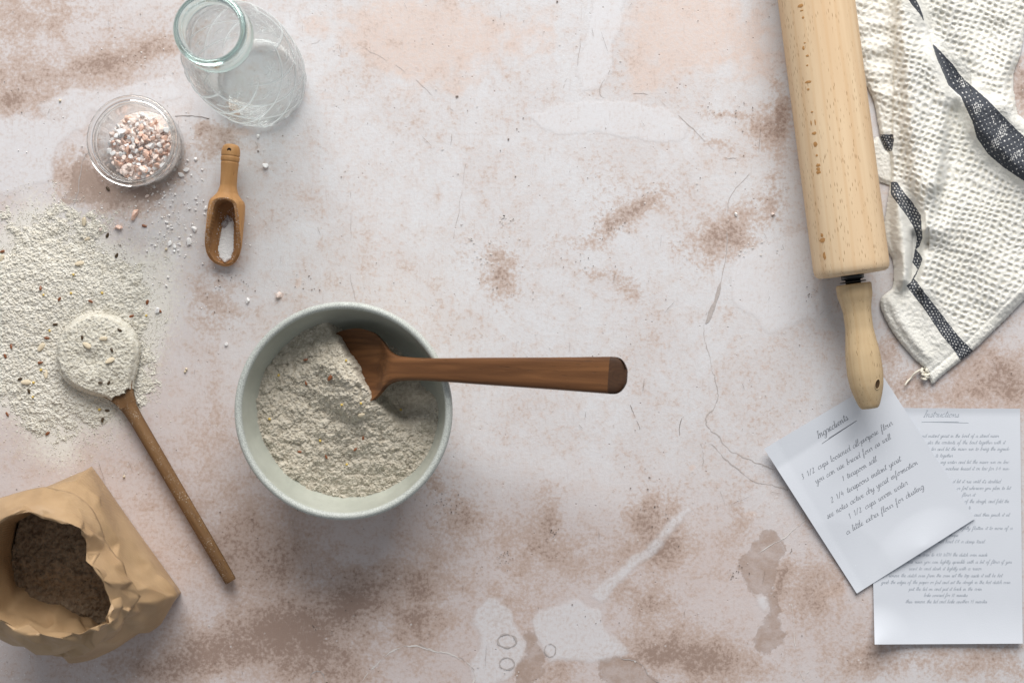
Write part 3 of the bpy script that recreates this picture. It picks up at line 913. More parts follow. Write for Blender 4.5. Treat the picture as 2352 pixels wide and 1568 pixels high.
lathe("rim", mm([(82.75 + 2.95 * math.cos(q), 76.6 + 3.3 * math.sin(q) * (1 if math.sin(q) > 0 else .5)) for q in a_]), M_RIM, bowl, 180)
lathe("foot_ring", mm([(37, 3.2), (37, .3), (42, .2), (43.5, .4), (43.8, 2.0)]), M_RIM, bowl, 96)

# meal inside the bowl
gx_ = np.arange(-.078, .0781, .0004)
BX, BY = np.meshgrid(gx_, gx_)
bxm, bym = BX * 1000, BY * 1000
dxy = np.array([.561, -.827]); nxy = np.array([-.827, -.561])
s_ = (bxm + 12) * nxy[0] + (bym - 64) * nxy[1]
t_ = (bxm + 12) * dxy[0] + (bym - 64) * dxy[1]
wob = 5 * (fbm(bxm / 9, bym / 9, 151) - .5)
s_ = s_ + wob
heap = 23 * np.exp(-((s_ - 10) / 24)**2) * np.exp(-((t_ - 44) / 40)**2)
below = sstep(98, 62, t_)
bz = 43 + heap * sstep(-1.5, 3.0, s_) * (below * .6 + .4) - 24 * sstep(2.0, -9, s_) * sstep(104, 74, t_)
bz = bz + 4.0 * np.exp(-((bxm - 10) / 30)**2 - ((bym + 24) / 16)**2) - 5 * sstep(40, 78, -bym) - 6 * sstep(24, 66, bym) * sstep(0, -20, bxm)
# shallow furrows left by the spoon
fur = np.sin((bxm * .5 + bym * 1.0 + 6 * fbm(bxm / 22, bym / 22, 5)) / 4.2) * np.exp(-((bxm + 0) / 42)**2 - ((bym - 2) / 34)**2)
bz = bz + 1.0 * fur + 4 * (fbm(bxm / 20, bym / 20, 171) - .5)
bz = bz + 2.3 * clumps(bxm, bym, 181, ((9, 1.5), (3.8, .9), (1.5, .7))) - 1
rad = np.hypot(bxm, bym)
wall_r = np.interp(bz, in_z, in_r)
bmask = rad < np.minimum(wall_r + 1.2, 78)
bowl_flour = field("bowl_flour", BX + bx, BY + by, bz / 1000, bmask, M_FLOUR)
tag(bowl_flour, "crumbly speckled meal filling the ceramic bowl", "flour", None, "stuff")
bowl_s = Surf(gx_ + bx, gx_ + by, bz / 1000)
gs = []
while len(gs) < 7000:
    x, y = (rng.random(2) - .5) * .15
    i = int(np.searchsorted(gx_, y)); j = int(np.searchsorted(gx_, x))
    if i >= len(gx_) or j >= len(gx_) or not bmask[i, j] or rad[i, j] > 74: continue
    gs.append((x + bx, y + by, bz[i, j] / 1000 - .0001, .00016 + .0006 * rng.random()**3))
tag(granules("meal_crumbs", gs, M_FLOUR), "small pale lumps on the meal in the bowl", "crumbs", None, "stuff")
Z6 = lambda x, y: (505.3 + x * .35162, 666 + y * .35162)
for i, (x, y) in enumerate([(720, 573), (560, 455), (563, 607), (885, 1040), (695, 1088), (520, 1055), (935, 965)]):
    place(ME_FLAX, "flax_seed", on_surface(*Z6(x, y), bowl_s, .05), "large reddish brown flax seed near the middle of the bowl" if i == 0 else "brown flax seed in the meal inside the bowl", "seed", None if i == 0 else "flax seeds in the bowl", 1.35 if i == 0 else .85)
for (x, y) in [(795, 750), (922, 738), (1183, 780), (655, 985), (830, 1138), (325, 840), (383, 555), (825, 460)]:
    place(ME_MILLET, "millet_grain", on_surface(*Z6(x, y), bowl_s, .05), "tiny yellow millet grain in the meal inside the bowl", "grain", "yellow grains in the bowl", .95)
place(ME_OAT, "oat_flake", on_surface(*Z6(925, 815), bowl_s, .05), "round whitish oat flake in the meal inside the bowl", "oat flake", None, .7)

# ================================================================= DARK SPOON STANDING IN THE BOWL
M_ACACIA = wood("acacia", (.205, .09, .035), (.085, .036, .015), (.04, .024, .011), 'x', .45, 70, .42)
M_ENDGRAIN = wood("acacia_end_grain", (.075, .036, .018), (.045, .022, .012), (.03, .015, .008), 'x', .3, 120, .5)
neck = P(905, 846, .0655)
endp = P(1436, 863, .146)
spoon_d = empty("serving_spoon", neck)
hd = Vector(endp) - Vector(neck)
yaw = math.atan2(hd.y, hd.x)
pitch = -math.atan2(hd.z, math.hypot(hd.x, hd.y))
spoon_d.rotation_euler = Euler((math.radians(-7), pitch, yaw), 'XYZ')
tag(spoon_d, "dark brown wooden spoon standing in the bowl of meal, handle over the rim", "spoon")
Lh = hd.length
t = np.concatenate([np.linspace(-.072, 0, 80), np.linspace(0, Lh - .011, 60)[1:]])
hx = [-.072, -.0712, -.069, -.062, -.05, -.036, -.022, -.012, -.004, .006, .025, .08, .14, Lh - .011]
hw = [.0006, .006, .0125, .0225, .0295, .0315, .0285, .021, .0135, .0098, .0088, .0104, .0122, .0138]
w = hermite(t, hx, hw)
ns = 61
s = np.sin(np.linspace(-1, 1, ns) * np.pi / 2)
X = np.broadcast_to(t[:, None], (len(t), ns)).copy()
S = np.broadcast_to(s[None, :], X.shape)
Y = w[:, None] * S
headf = sstep(.004, -.018, X)
rr = np.clip(((X + .037) / .036)**2 + (Y / .0325)**2, 0, 1)
crown = np.clip(1 - np.abs(S)**6, 0, 1)**.5
zt = headf * (.001 - .0085 * np.clip(1 - rr, 0, 1)) + (1 - headf) * (.0052 * crown**.6 + .0008)
zb = headf * (-.0035 - .010 * np.clip(1 - rr, 0, 1)) + (1 - headf) * (-.0050 * crown)
zb = np.minimum(zb, zt - .0004)
k = len(t)
solid_sheets("blade", np.stack([X, Y, zt], -1)[:86], np.stack([X, Y, zb], -1)[:86], M_ACACIA, spoon_d, split="ends")
solid_sheets("handle", np.stack([X, Y, zt], -1)[85:], np.stack([X, Y, zb], -1)[85:], M_ACACIA, spoon_d, split="ends")
t = np.linspace(Lh - .011, Lh, 14)
e = (t - (Lh - .011)) / .011
w = .0138 * np.sqrt(np.clip(1 - (e * .93)**3.2, 0, 1))
X = np.broadcast_to(t[:, None], (14, ns)).copy(); S = np.broadcast_to(s[None, :], X.shape)
Y = w[:, None] * S
crown = np.clip(1 - np.abs(S)**6, 0, 1)**.5
zt = (.0052 * crown**.6 + .0008) - (.0085 * e**1.0)[:, None]
zb = -.0050 * crown
zt = np.maximum(zt, zb + .0006)
solid_sheets("handle_end", np.stack([X, Y, zt], -1), np.stack([X, Y, zb], -1), M_ENDGRAIN, spoon_d, split="ends")

# ================================================================= SALT CRYSTALS (shapes)
def salt_material(name, c1, c2, rough=.35):
    a = NT(name)
    v = a.coord("Object")
    n1 = a.noise(v, 3.0, 3, .6)
    a.color(a.mix(a.ramp(n1, .35, .65), c1, c2))
    a.rough(rough); a.spec(.5)
    tl = a.n("ShaderNodeBsdfTranslucent")
    a.l(a.mix(a.ramp(n1, .35, .65), c1, c2), tl.inputs[0])
    ms = a.n("ShaderNodeMixShader"); ms.inputs[0].default_value = .06
    a.l(a.b.outputs[0], ms.inputs[1]); a.l(tl.outputs[0], ms.inputs[2]); a.l(ms.outputs[0], a.out.inputs[0])
    return a.m
M_SALT_W = salt_material("salt_white", (.95, .94, .93), (.93, .91, .90))
M_SALT_P = salt_material("salt_pink", (.93, .74, .655), (.93, .82, .76))
M_SALT_O = salt_material("salt_orange", (.90, .56, .42), (.90, .68, .58))
M_SALT_G = salt_material("salt_grey", (.50, .48, .49), (.42, .40, .42))

def crystal_mesh(name, mat, seed, stretch=1.0):
    r = random.Random(seed)
    bm = bmesh.new()
    for k in range(13):
        v = Vector((r.gauss(0, 1), r.gauss(0, 1), r.gauss(0, 1))).normalized() * r.uniform(.78, 1.0)
        bm.verts.new((v.x * stretch, v.y * .85, v.z * .62))
    ret = bmesh.ops.convex_hull(bm, input=bm.verts)
    bmesh.ops.delete(bm, geom=[g for g in ret["geom_interior"] if isinstance(g, bmesh.types.BMVert)], context='VERTS')
    bmesh.ops.bevel(bm, geom=list(bm.edges), offset=.06, segments=1, affect='EDGES')
    bmesh.ops.recalc_face_normals(bm, faces=bm.faces)
    me = bpy.data.meshes.new(name)
    bm.to_mesh(me); bm.free()
    zmin = min(v.co.z for v in me.vertices)
    for v in me.vertices: v.co.z -= zmin
    me.materials.append(mat)
    return me
CR_W = [crystal_mesh("salt_crystal", M_SALT_W, i, 1.0 + .1 * (i % 4)) for i in range(7)]
CR_P = [crystal_mesh("salt_crystal", M_SALT_P, 20 + i, 1.0 + .1 * (i % 4)) for i in range(6)]
CR_O = [crystal_mesh("salt_crystal", M_SALT_O, 40 + i, 1.1 + .1 * (i % 3)) for i in range(5)]
CR_G = [crystal_mesh("salt_crystal", M_SALT_G, 60 + i, 1.1) for i in range(2)]

# ================================================================= GLASS
def glass_material(name, tint, rough=0.0, ior=1.46):
    a = NT(name)
    a.color(tint); a.rough(rough)
    a.b.inputs["Transmission Weight"].default_value = 1.0
    a.b.inputs["IOR"].default_value = ior
    return a.m
M_GLASS = glass_material("clear_glass", (.985, .995, .992))
M_GLASS_AQUA = glass_material("aqua_glass", (.82, .95, .925))

def glass_wall(tint, name, ribs=False):
    """thin glass wall: clear with a fresnel sheen (no thickness to bend light)"""
    a = NT(name)
    tr = a.n("ShaderNodeBsdfTransparent"); tr.inputs[0].default_value = (*tint, 1)
    gl = a.n("ShaderNodeBsdfGlossy"); gl.inputs["Roughness"].default_value = .03
    lw = a.n("ShaderNodeLayerWeight")
    fz_ = a.math('ADD', a.math('MULTIPLY', a.math('POWER', lw.outputs["Facing"], 3.6), .72), .045)
    mx = a.n("ShaderNodeMixShader")
    a.l(fz_, mx.inputs[0]); a.l(tr.outputs[0], mx.inputs[1]); a.l(gl.outputs[0], mx.inputs[2])
    last = mx.outputs[0]
    if ribs:                               # moulded ridges scatter a little light
        df = a.n("ShaderNodeBsdfTranslucent"); df.inputs[0].default_value = (.9, .95, .95, 1)
        d2 = a.n("ShaderNodeBsdfDiffuse"); d2.inputs[0].default_value = (.9, .95, .95, 1)
        m2 = a.n("ShaderNodeMixShader"); m2.inputs[0].default_value = .5
        a.l(df.outputs[0], m2.inputs[1]); a.l(d2.outputs[0], m2.inputs[2])
        m3 = a.n("ShaderNodeMixShader")
        a.l(a.math('MULTIPLY', a.attr("rib"), .8), m3.inputs[0])
        a.l(last, m3.inputs[1]); a.l(m2.outputs[0], m3.inputs[2])
        last = m3.outputs[0]
    a.l(last, a.out.inputs[0])
    return a.m

M_JAR = glass_wall((.985, .992, .99), "jar_glass")
M_BOTTLE = glass_wall((.972, .985, .983), "bottle_glass", True)
# ---- salt jar
jc = P(305, 324, .046)
jar = empty("salt_jar", (jc[0], jc[1], .0012))
tag(jar, "small round clear glass jar holding pink and white rock salt", "jar")
a_ = np.linspace(-.5 * np.pi, 1.1 * np.pi, 18)
prof = [(0.05, .2), (24, 0), (28, .5), (31.5, 3), (33.2, 8), (33.6, 20), (33.6, 33), (32.6, 37), (32.4, 39.0)]
prof += [(33.6, 41), (34.4, 43.8), (32.6, 43.8), (31.6, 42.4), (31.0, 39), (30.9, 37), (31.2, 33), (31.2, 20), (30.8, 9), (29, 5.5), (25, 4.2), (0.05, 4.0)]
lathe("glass_body", mm(prof), M_JAR, jar, 140)
lathe("rim", mm([(34.6 + 2.35 * math.cos(q), 46.0 + 1.9 * math.sin(q)) for q in np.linspace(0, 2 * np.pi, 20, endpoint=False)]), M_GLASS, jar, 140, closed=True)
lathe("neck_ring", mm([(31.5 + 1.3 * math.cos(q), 40.5 + 1.6 * math.sin(q)) for q in np.linspace(0, 2 * np.pi, 14, endpoint=False)]), M_GLASS, jar, 140, closed=True)
lathe("base_ring", mm([(28.4 + 2.0 * math.cos(q), 2.9 + 2.2 * math.sin(q)) for q in np.linspace(0, 2 * np.pi, 14, endpoint=False)]), M_GLASS, jar, 120, closed=True)
random.seed(21)
# fine salt filling the bottom of the jar between the crystals
jx = np.arange(-.0300, .03001, .0006)
JX, JY = np.meshgrid(jx, jx)
jz = .0095 + .0025 * (1 - (JX**2 + JY**2) / .03**2) + .0011 * clumps(JX * 1000, JY * 1000, 711, ((3.4, .8), (1.7, .6)))
tag(field("jar_salt", JX + jc[0], JY + jc[1], jz, np.hypot(JX, JY) < .0298, M_SALT_P, None, None, .0062), "bed of fine pale pink salt under the crystals in the glass jar", "salt", None, "stuff")
spots = []
for layer, (n, z, rmax) in enumerate([(120, .0098, 27.5), (88, .0122, 25.5), (46, .0145, 20)]):
    tries = 0; pts = []
    while len(pts) < n and tries < 3000:
        tries += 1
        q = random.uniform(0, 6.283); r = rmax * math.sqrt(random.random())
        p = (r * math.cos(q), r * math.sin(q))
        if all(math.hypot(p[0] - o[0], p[1] - o[1]) > 3.4 for o in pts): pts.append(p)
    spots += [(p, z + .0012, layer) for p in pts]
for (p, z, layer) in spots:
    u = random.random()
    pal, lab = (CR_W, "white") if u < .30 else ((CR_P, "pale pink") if u < .74 else (CR_O, "orange pink"))
    s = random.choice((.0019, .0023, .0027, .0031, .0036, .0042))
    o = share("salt_crystal", random.choice(pal))
    o.location = (jc[0] + p[0] / 1000 - .001, jc[1] + p[1] / 1000 - .001, z + random.uniform(-.0006, .0008))
    o.rotation_euler = (random.uniform(-.6, .6), random.uniform(-.6, .6), random.uniform(0, 6.28))
    o.scale = (s, s, s)
    tag(o, lab + " rock salt crystal inside the glass jar", "salt crystal", lab + " crystals in the jar")

# ---- loose crystals on the table
Z3S = lambda x, y: (172.3 + x * .29296, 195.2 + y * .29296)
loose = [(1490, 635, 34, CR_W, "largest white salt crystal on the table, right of the scoop handle"),
         (475, 1015, 44, CR_O, "long orange pink salt crystal on the table below the salt jar"),
         (340, 1125, 36, CR_O, "squat orange pink salt crystal beside the upper edge of the spilled flour"),
         (200, 1132, 24, CR_P, "pale pink salt crystal at the upper edge of the spilled flour"),
         (565, 872, 18, CR_P, "little pale pink salt crystal close below the salt jar"),
         (1025, 965, 23, CR_W, "white salt crystal touching the left side of the wooden scoop"),
         (935, 1130, 30, CR_W, "clear white salt crystal left of the scoop's bowl"),
         (895, 1225, 32, CR_W, "large white salt crystal lower left of the wooden scoop"),
         (745, 1240, 23, CR_W, "white salt crystal, left one of three small ones near the spilled flour"),
         (785, 1268, 19, CR_W, "white salt crystal, right one of three small ones near the spilled flour"),
         (778, 1302, 15, CR_W, "white salt crystal, lowest of three small ones near the spilled flour"),
         (835, 705, 26, CR_W, "white salt crystal between the salt jar and scoop, nearer the jar"),
         (875, 667, 24, CR_W, "white salt crystal between jar and scoop, above its neighbour"),
         (945, 580, 19, CR_W, "small flat white salt crystal right of the salt jar"),
         (1435, 405, 20, CR_W, "small white salt crystal below the glass bottle"),
         (1375, 1258, 9, CR_W, "tiny clear salt crystal right of the scoop"),]
for (x, y, s, pal, lab) in loose:
    px, py = Z3S(x, y)
    o = share("salt_crystal", random.choice(pal))
    k = s * .29296 * PX
    o.location = P(px, py, 0)
    o.rotation_euler = (0, 0, 1.15 if s == 44 else random.uniform(0, 6))
    o.scale = (k * (1.25 if s == 44 else 1), k * (.8 if s == 44 else 1), k * .9)
    tag(o, lab, "salt crystal")
for (px, py, r, pal, lab) in [(641, 679, 11, CR_P, "pale pink white salt crystal above the ceramic bowl's left side"), (569, 690, 7, CR_W, "white salt crystal on the table left above the bowl"), (520, 790, 6, CR_W, "small white salt crystal left of the bowl's rim"), (1690, 492, 5, CR_W, "small white crumb of salt left of the rolling pin"), (1775, 492, 6, CR_P, "small pinkish crumb of salt beside the rolling pin's left edge"), (362, 712, 8, CR_W, "white salt crystal at the right edge of the spilled flour")]:
    o = share("salt_crystal", random.choice(pal))
    o.location = P(px, py, 0); k = r * PX
    o.scale = (k, k, k); o.rotation_euler = (0, 0, random.uniform(0, 6))
    tag(o, lab, "salt crystal")
gs = []
for k in range(430):
    px, py = random.gauss(410, 70), random.gauss(500, 85)
    if 470 < px < 562 and 330 < py < 615: continue
    if (px - 330)**2 + (py - 335)**2 < 95**2: continue
    x, y, _ = P(px, py)
    gs.append((x, y, 0, .0003 + .0011 * random.random()**3.2))
for k in range(80):
    px, py = random.uniform(20, 620), random.uniform(20, 760)
    if (px - 330)**2 + (py - 335)**2 < 105**2 or (470 < px < 562 and 330 < py < 615) or (px > 400 and py < 310): continue
    x, y, _ = P(px, py); gs.append((x, y, 0, .0003 + .0005 * random.random()))
for k in range(150):
    px, py = random.gauss(80, 80), random.gauss(1500, 40)
    x, y, _ = P(px, py); gs.append((x, y, 0, .00022 + .0003 * random.random()))
tag(granules("salt_grains", gs, M_SALT_W, .8), "tiny white salt grains scattered between the jar, the scoop and the flour", "salt", None, "stuff")

# ---- bottle
BH = .207
bc = P(481, 66, BH)
bottle = empty("glass_bottle", (bc[0], bc[1], .0012))
tag(bottle, "empty clear glass bottle with embossed lattice and thick aqua rim, standing at the top left", "bottle")
bz_ = [0, .0015, .004, .010, .030, .060, .090, .115, .135, .150, .162, .172, .180, .1845]
br_ = [.030, .0335, .0362, .0386, .0408, .0418, .0416, .0400, .0362, .0315, .0272, .0247, .0236, .0234]
zz = np.concatenate([np.linspace(0, .012, 14), np.linspace(.0125, .1845, 150)])
ro = hermite(zz, bz_, br_)
N_L = 7
def lattice(th, z):
    u = th / (2 * np.pi) * N_L
    v = z / .047
    d1 = np.abs(((u + v) % 1) - .5); d2 = np.abs(((u - v) % 1) - .5)
    k = .5 - np.maximum(0, 0)
    e1 = np.exp(-((.5 - d1) / .045)**2); e2 = np.exp(-((.5 - d2) / .045)**2)
    # little six-armed star in the middle of each diamond
    a1 = ((u + v) % 1) - .5; a2 = ((u - v) % 1) - .5
    sx_ = (a1 + a2); sy_ = (a1 - a2)
    rr_ = np.hypot(sx_, sy_); aa = np.arctan2(sy_, sx_)
    star = np.exp(-(np.abs(np.sin(3 * aa)) * rr_ / .05)**2) * (rr_ < .27)
    return np.maximum(np.maximum(e1, e2), .8 * star) * sstep(.012, .02, z) * sstep(.150, .138, z)
th = np.linspace(0, 2 * np.pi, 300, endpoint=False)
TH2, ZZ2 = np.meshgrid(th, zz)
RO = ro[:, None] + .0009 * lattice(TH2, ZZ2)
outer = np.stack([RO * np.cos(TH2), RO * np.sin(TH2), ZZ2], -1)
zi = np.linspace(.1845, .006, 90)
ri = hermite(zi, bz_, br_) - .0026
ri = np.where(zi < .02, ri * np.sqrt(np.clip(1 - ((.02 - zi) / .0142)**2, 0, 1)) + .0004, ri)
TH3, ZI = np.meshgrid(th, zi)
inner = np.stack([ri[:, None] * np.cos(TH3), ri[:, None] * np.sin(TH3), ZI], -1)
cap0 = np.stack([.0004 * np.cos(th), .0004 * np.sin(th), 0 * th + .0010], -1)[None]
allv = np.concatenate([cap0, outer, inner])
F = grid_faces(len(allv), len(th), True)
ribv = np.concatenate([np.zeros((1, len(th))), lattice(TH2, ZZ2), np.zeros((len(zi), len(th)))])
mesh_obj("glass_body", allv.reshape(-1, 3), F, M_BOTTLE, bottle, True, {"rib": ribv})
pr = []
for q in np.linspace(0, 2 * np.pi, 28, endpoint=False):
    pr.append((.02325 + .0031 * math.cos(q), .1955 + .0118 * math.copysign(abs(math.sin(q))**.7, math.sin(q))))
lathe("aqua_rim", pr, M_GLASS_AQUA, bottle, 120, closed=True)
pr = [(.0242 + .0022 * math.cos(q), .1815 + .0022 * math.sin(q)) for q in np.linspace(0, 2 * np.pi, 16, endpoint=False)]
lathe("base_ring", [(.0338 + .0022 * math.cos(q), .0046 + .0032 * math.sin(q)) for q in np.linspace(0, 2 * np.pi, 18, endpoint=False)], M_GLASS, bottle, 120, closed=True)
pr = [(.0242 + .0022 * math.cos(q), .1815 + .0022 * math.sin(q)) for q in np.linspace(0, 2 * np.pi, 16, endpoint=False)]
lathe("neck_bead", pr, M_GLASS_AQUA, bottle, 120, closed=True)

# ================================================================= SMALL WOODEN SCOOP
M_OLIVE = wood("scoop_wood", (.62, .335, .145), (.48, .24, .09), (.20, .085, .032), 'x', .6, 45, .5)
M_OLIVE_CUT = wood("scoop_wood_cut", (.44, .225, .095), (.31, .15, .06), (.16, .07, .03), 'x', .4, 45, .7, .5)
s0 = P(532.6, 331, .018); s1 = P(511.5, 611, .010)
sang = math.atan2(s1[1] - s0[1], s1[0] - s0[0])
SL = math.hypot(s1[0] - s0[0], s1[1] - s0[1])
scoop = empty("salt_scoop", (s0[0], s0[1], 0), (0, 0, sang))
tag(scoop, "small honey brown wooden scoop with grooved handle, lying on the table with a little salt", "scoop")
tn = np.concatenate([np.linspace(0, .42, 110), np.linspace(.42, 1, 150)[1:]])
ns = 91
wv = hermite(tn, [0, .008, .03, .07, .12, .15, .25, .33, .40, .44, .47, .50, .60, .80, .88, .94, .975, .993, 1], np.array([.6, 4.8, 6.9, 7.7, 7.75, 7.5, 6.9, 6.9, 8.6, 11.6, 14.2, 15.0, 15.4, 15.3, 14.3, 11.6, 8.2, 4.2, .8]) / 1000)
for g0 in (.105, .15):
    wv = wv - .00055 * np.exp(-((tn - g0) / .005)**2)
s = np.sin(np.linspace(-1, 1, ns) * np.pi / 2)
X = np.broadcast_to((tn * SL)[:, None], (len(tn), ns)).copy()
T = np.broadcast_to(tn[:, None], X.shape)
Y = wv[:, None] * s[None, :]
W = wv[:, None] * np.ones_like(X)
circ = np.sqrt(np.clip(W**2 - Y**2, 0, None))
zax = .0158 + .0035 * sstep(.45, .1, T)
zax = np.where(T > .6, np.minimum(.0158, W + .0004), zax)
# oblique cut that opens the scoop
cutz = .0158 + np.interp(T, [0, .415, .44, .50, .70, .90, 1.0], [.05, .014, .0128, .0105, .0065, -.002, -.009])
zt = np.minimum(zax + circ, np.maximum(cutz, zax - circ + .0006))
ztop0 = zt.copy()
ci = np.interp(T, [.463, .478, .50, .55, .75, .90, .955, .978], [0, .0052, .0074, .0086, .0114, .0118, .0085, 0])
inside = (np.abs(Y) < ci) & (T > .463) & (T < .978)
rin = np.maximum(W - .0028, 1e-4)
flo = zax - np.sqrt(np.clip(rin**2 - Y**2, 0, None)) * .93
flo = flo + .010 * sstep(.50, .47, T) * 0
zt = np.where(inside, np.minimum(flo + .0006, zt), zt)
zb = zax - circ
zb = np.maximum(zb, .0003)
zb = np.minimum(zb, zt - .0003)
ksp = int(np.argmin(np.abs(tn - .40)))
solid_sheets("handle", np.stack([X, Y, zt], -1)[:ksp + 1], np.stack([X, Y, zb], -1)[:ksp + 1], M_OLIVE, scoop, split="ends")
solid_sheets("scoop_bowl", np.stack([X, Y, zt], -1)[ksp:], np.stack([X, Y, zb], -1)[ksp:], M_OLIVE, scoop, split="ends")
# rim band and hollow carry the sanded darker surface: a thin skin following the cut
band = ((ztop0 < zax + circ - .0004) & (T > .41))
idx = np.where(band, 1, 0).astype(bool)
Zs = zt + .00018
field("cut_face", X, Y, Zs, idx, M_OLIVE_CUT, scoop)
# flat dark disc on the handle: the hanging hole's shade put in as colour
M_HOLE_SHADE = plain("hole_shade", (.012, .008, .006), .9, .2)
pr = [(.0001, .00005), (.0016, .0), (.0019, -.0005)]
hole = lathe("painted_hole", pr, M_HOLE_SHADE, scoop, 24)
hole.location = (SL * .06, 0, .0193 + .0076)
# salt in the scoop
u = np.linspace(.585, .965, 150); vv = np.linspace(-1, 1, 44)
Ts, Vs = np.meshgrid(u, vv, indexing='ij')
hw_ = np.interp(Ts, [.585, .62, .75, .85, .93, .965], [.0012, .0042, .0056, .0066, .0046, .0012]) * (1 + .25 * (fbm(Ts * 90, Vs * 0 + 4, 8) - .5))
Xs = Ts * SL; Ys = Vs * hw_ + .0006
Wl = hermite(Ts, tn, wv)
zx = np.minimum(.0158, Wl + .0004)
fl = zx - np.sqrt(np.clip(np.maximum(Wl - .0028, 1e-4)**2 - Ys**2, 0, None)) * .93
cl = clumps(Xs * 1000, Ys * 1000, 301, ((1.8, .6), (.9, .5), (.5, .25)))
Zs = fl + .0007 + .0016 * (1 - Vs**2) + .0006 * cl
ss_ = np.stack([Xs, Ys, Zs], -1)
ca, sa = math.cos(sang), math.sin(sang)
wp = np.stack([ss_[..., 0] * ca - ss_[..., 1] * sa + s0[0], ss_[..., 0] * sa + ss_[..., 1] * ca + s0[1], ss_[..., 2]], -1)
o = mesh_obj("scoop_salt", wp.reshape(-1, 3), grid_faces(*Ts.shape), M_SALT_W)
tag(o, "fine white salt lying in the wooden scoop", "salt", None, "stuff")
gs = []
for k in range(260):
    tt = random.uniform(.50, .95); yy = random.gauss(.0004, .0042)
    wl = float(np.interp(tt, tn, wv)); 
    if abs(yy) > wl - .0045: continue
    zz0 = min(.0158, wl + .0004) - math.sqrt(max((wl - .0028)**2 - yy**2, 0)) * .93
    gs.append((tt * SL * ca - yy * sa + s0[0], tt * SL * sa + yy * ca + s0[1], zz0 + .0007, random.uniform(.0002, .0005)))
for k in range(200):
    tt = random.uniform(.45, .84); sg = random.choice((-1, 1))
    wl = float(np.interp(tt, tn, wv)); cz = float(np.interp(tt, [.44, .50, .70, .90], [.0128, .0105, .0065, -.002]))
    half = math.sqrt(max(wl**2 - cz**2, 0)); c0 = float(np.interp(tt, [.463, .478, .50, .55, .75, .90], [0, .0052, .0074, .0086, .0114, .0118]))
    if half <= c0: continue
    yy = sg * random.uniform(c0, half)
    gs.append((tt * SL * ca - yy * sa + s0[0], tt * SL * sa + yy * ca + s0[1], .0158 + cz, random.uniform(.00015, .00032)))
tag(granules("scoop_salt_grains", gs, M_SALT_W), "loose salt grains clinging to the rim and hollow of the wooden scoop", "salt", None, "stuff")
for (tt, yy, k, i, lab) in [(.655, -.0026, .0048, 0, "greyish salt crystal lying in the hollow of the wooden scoop"), (.60, .0008, .0040, 1, "shadowed salt crystal behind the greyish one in the scoop's hollow")]:
    o = share("salt_crystal", CR_G[i])
    wl = float(np.interp(tt, tn, wv))
    o.location = (tt * SL * ca - yy * sa + s0[0], tt * SL * sa + yy * ca + s0[1], .0158 - (wl - .0028) * .93 + .0012)
    o.scale = (k, k * .85, k * .9); o.rotation_euler = (.2, .1, .9 + i)
    tag(o, lab, "salt crystal")

# ================================================================= ROLLING PIN
def beech(name, light, dark, fleck):
    a = NT(name)
    v = a.coord("Object", scale=(1, 1, .05))
    g1 = a.noise(v, 45, 3, .55, .8); g2 = a.noise(v, 500, 4, .6)
    c = a.mix(a.ramp(g1, .3, .7), light, dark)
    c = a.mix(a.ramp(g2, .4, .75, 0, .4), c, dark)
    wv_ = a.n("ShaderNodeTexWave", wave_type='BANDS', bands_direction='X')
    a.l(a.coord("Object", scale=(1, 1, .10), rot=(0, .03, .6)), wv_.inputs["Vector"])
    wv_.inputs["Scale"].default_value = 34; wv_.inputs["Distortion"].default_value = 7
    wv_.inputs["Detail"].default_value = 2; wv_.inputs["Detail Scale"].default_value = .7
    c = a.mix(a.ramp(wv_.outputs[0], .72, 1.0, 0, .25), c, (dark[0] * .92, dark[1] * .8, dark[2] * .66))
    fv = a.coord("Object", scale=(1, 1, .14))
    fl = a.voro(fv, 820)
    fm = a.math('MULTIPLY', a.ramp(fl, .10, .28, 1, 0), a.ramp(a.noise(fv, 130, 2), .36, .56))
    c = a.mix(a.math('MULTIPLY', fm, .9), c, fleck)
    a.color(c); a.rough(.55); a.spec(.22)
    a.bump(a.math('ADD', g2, a.math('MULTIPLY', fm, -1)), .22, .0004)
    return a.m
M_BEECH = beech("beech", (.80, .62, .41), (.695, .50, .31), (.30, .165, .07))
M_BEECH_H = beech("beech_handle", (.60, .455, .275), (.48, .34, .19), (.18, .10, .045))
M_KNOT = plain("knot_orange", (.47, .245, .09), .55, .35, 500)
M_BLACK = plain("axle_black", (.012, .012, .014), .35, .2, 200, .5)
RP = .0306
e1 = P(1957, 633, RP); e0 = P(1874, 0, RP)
dirv = (Vector((e0[0], e0[1], 0)) - Vector((e1[0], e1[1], 0))).normalized()
pin = empty("rolling_pin", (e1[0], e1[1], .0316))
pin.rotation_euler = Vector((dirv.x, dirv.y, 0)).to_track_quat('Z', 'Y').to_euler()
tag(pin, "large pale beech rolling pin lying beside the towel, its lower handle over the recipe sheet", "rolling pin")
BL = .30
pr = [(.0001, .0005), (.020, .0005), (.0262, .0008), (.0288, .0020), (.0300, .0040), (RP, .0075)] + [(RP, z) for z in np.linspace(.012, BL - .012, 60)] + [(.0300, BL - .004), (.0262, BL - .0008), (.0001, BL - .0005)]
lathe("barrel", pr, M_BEECH, pin, 96)
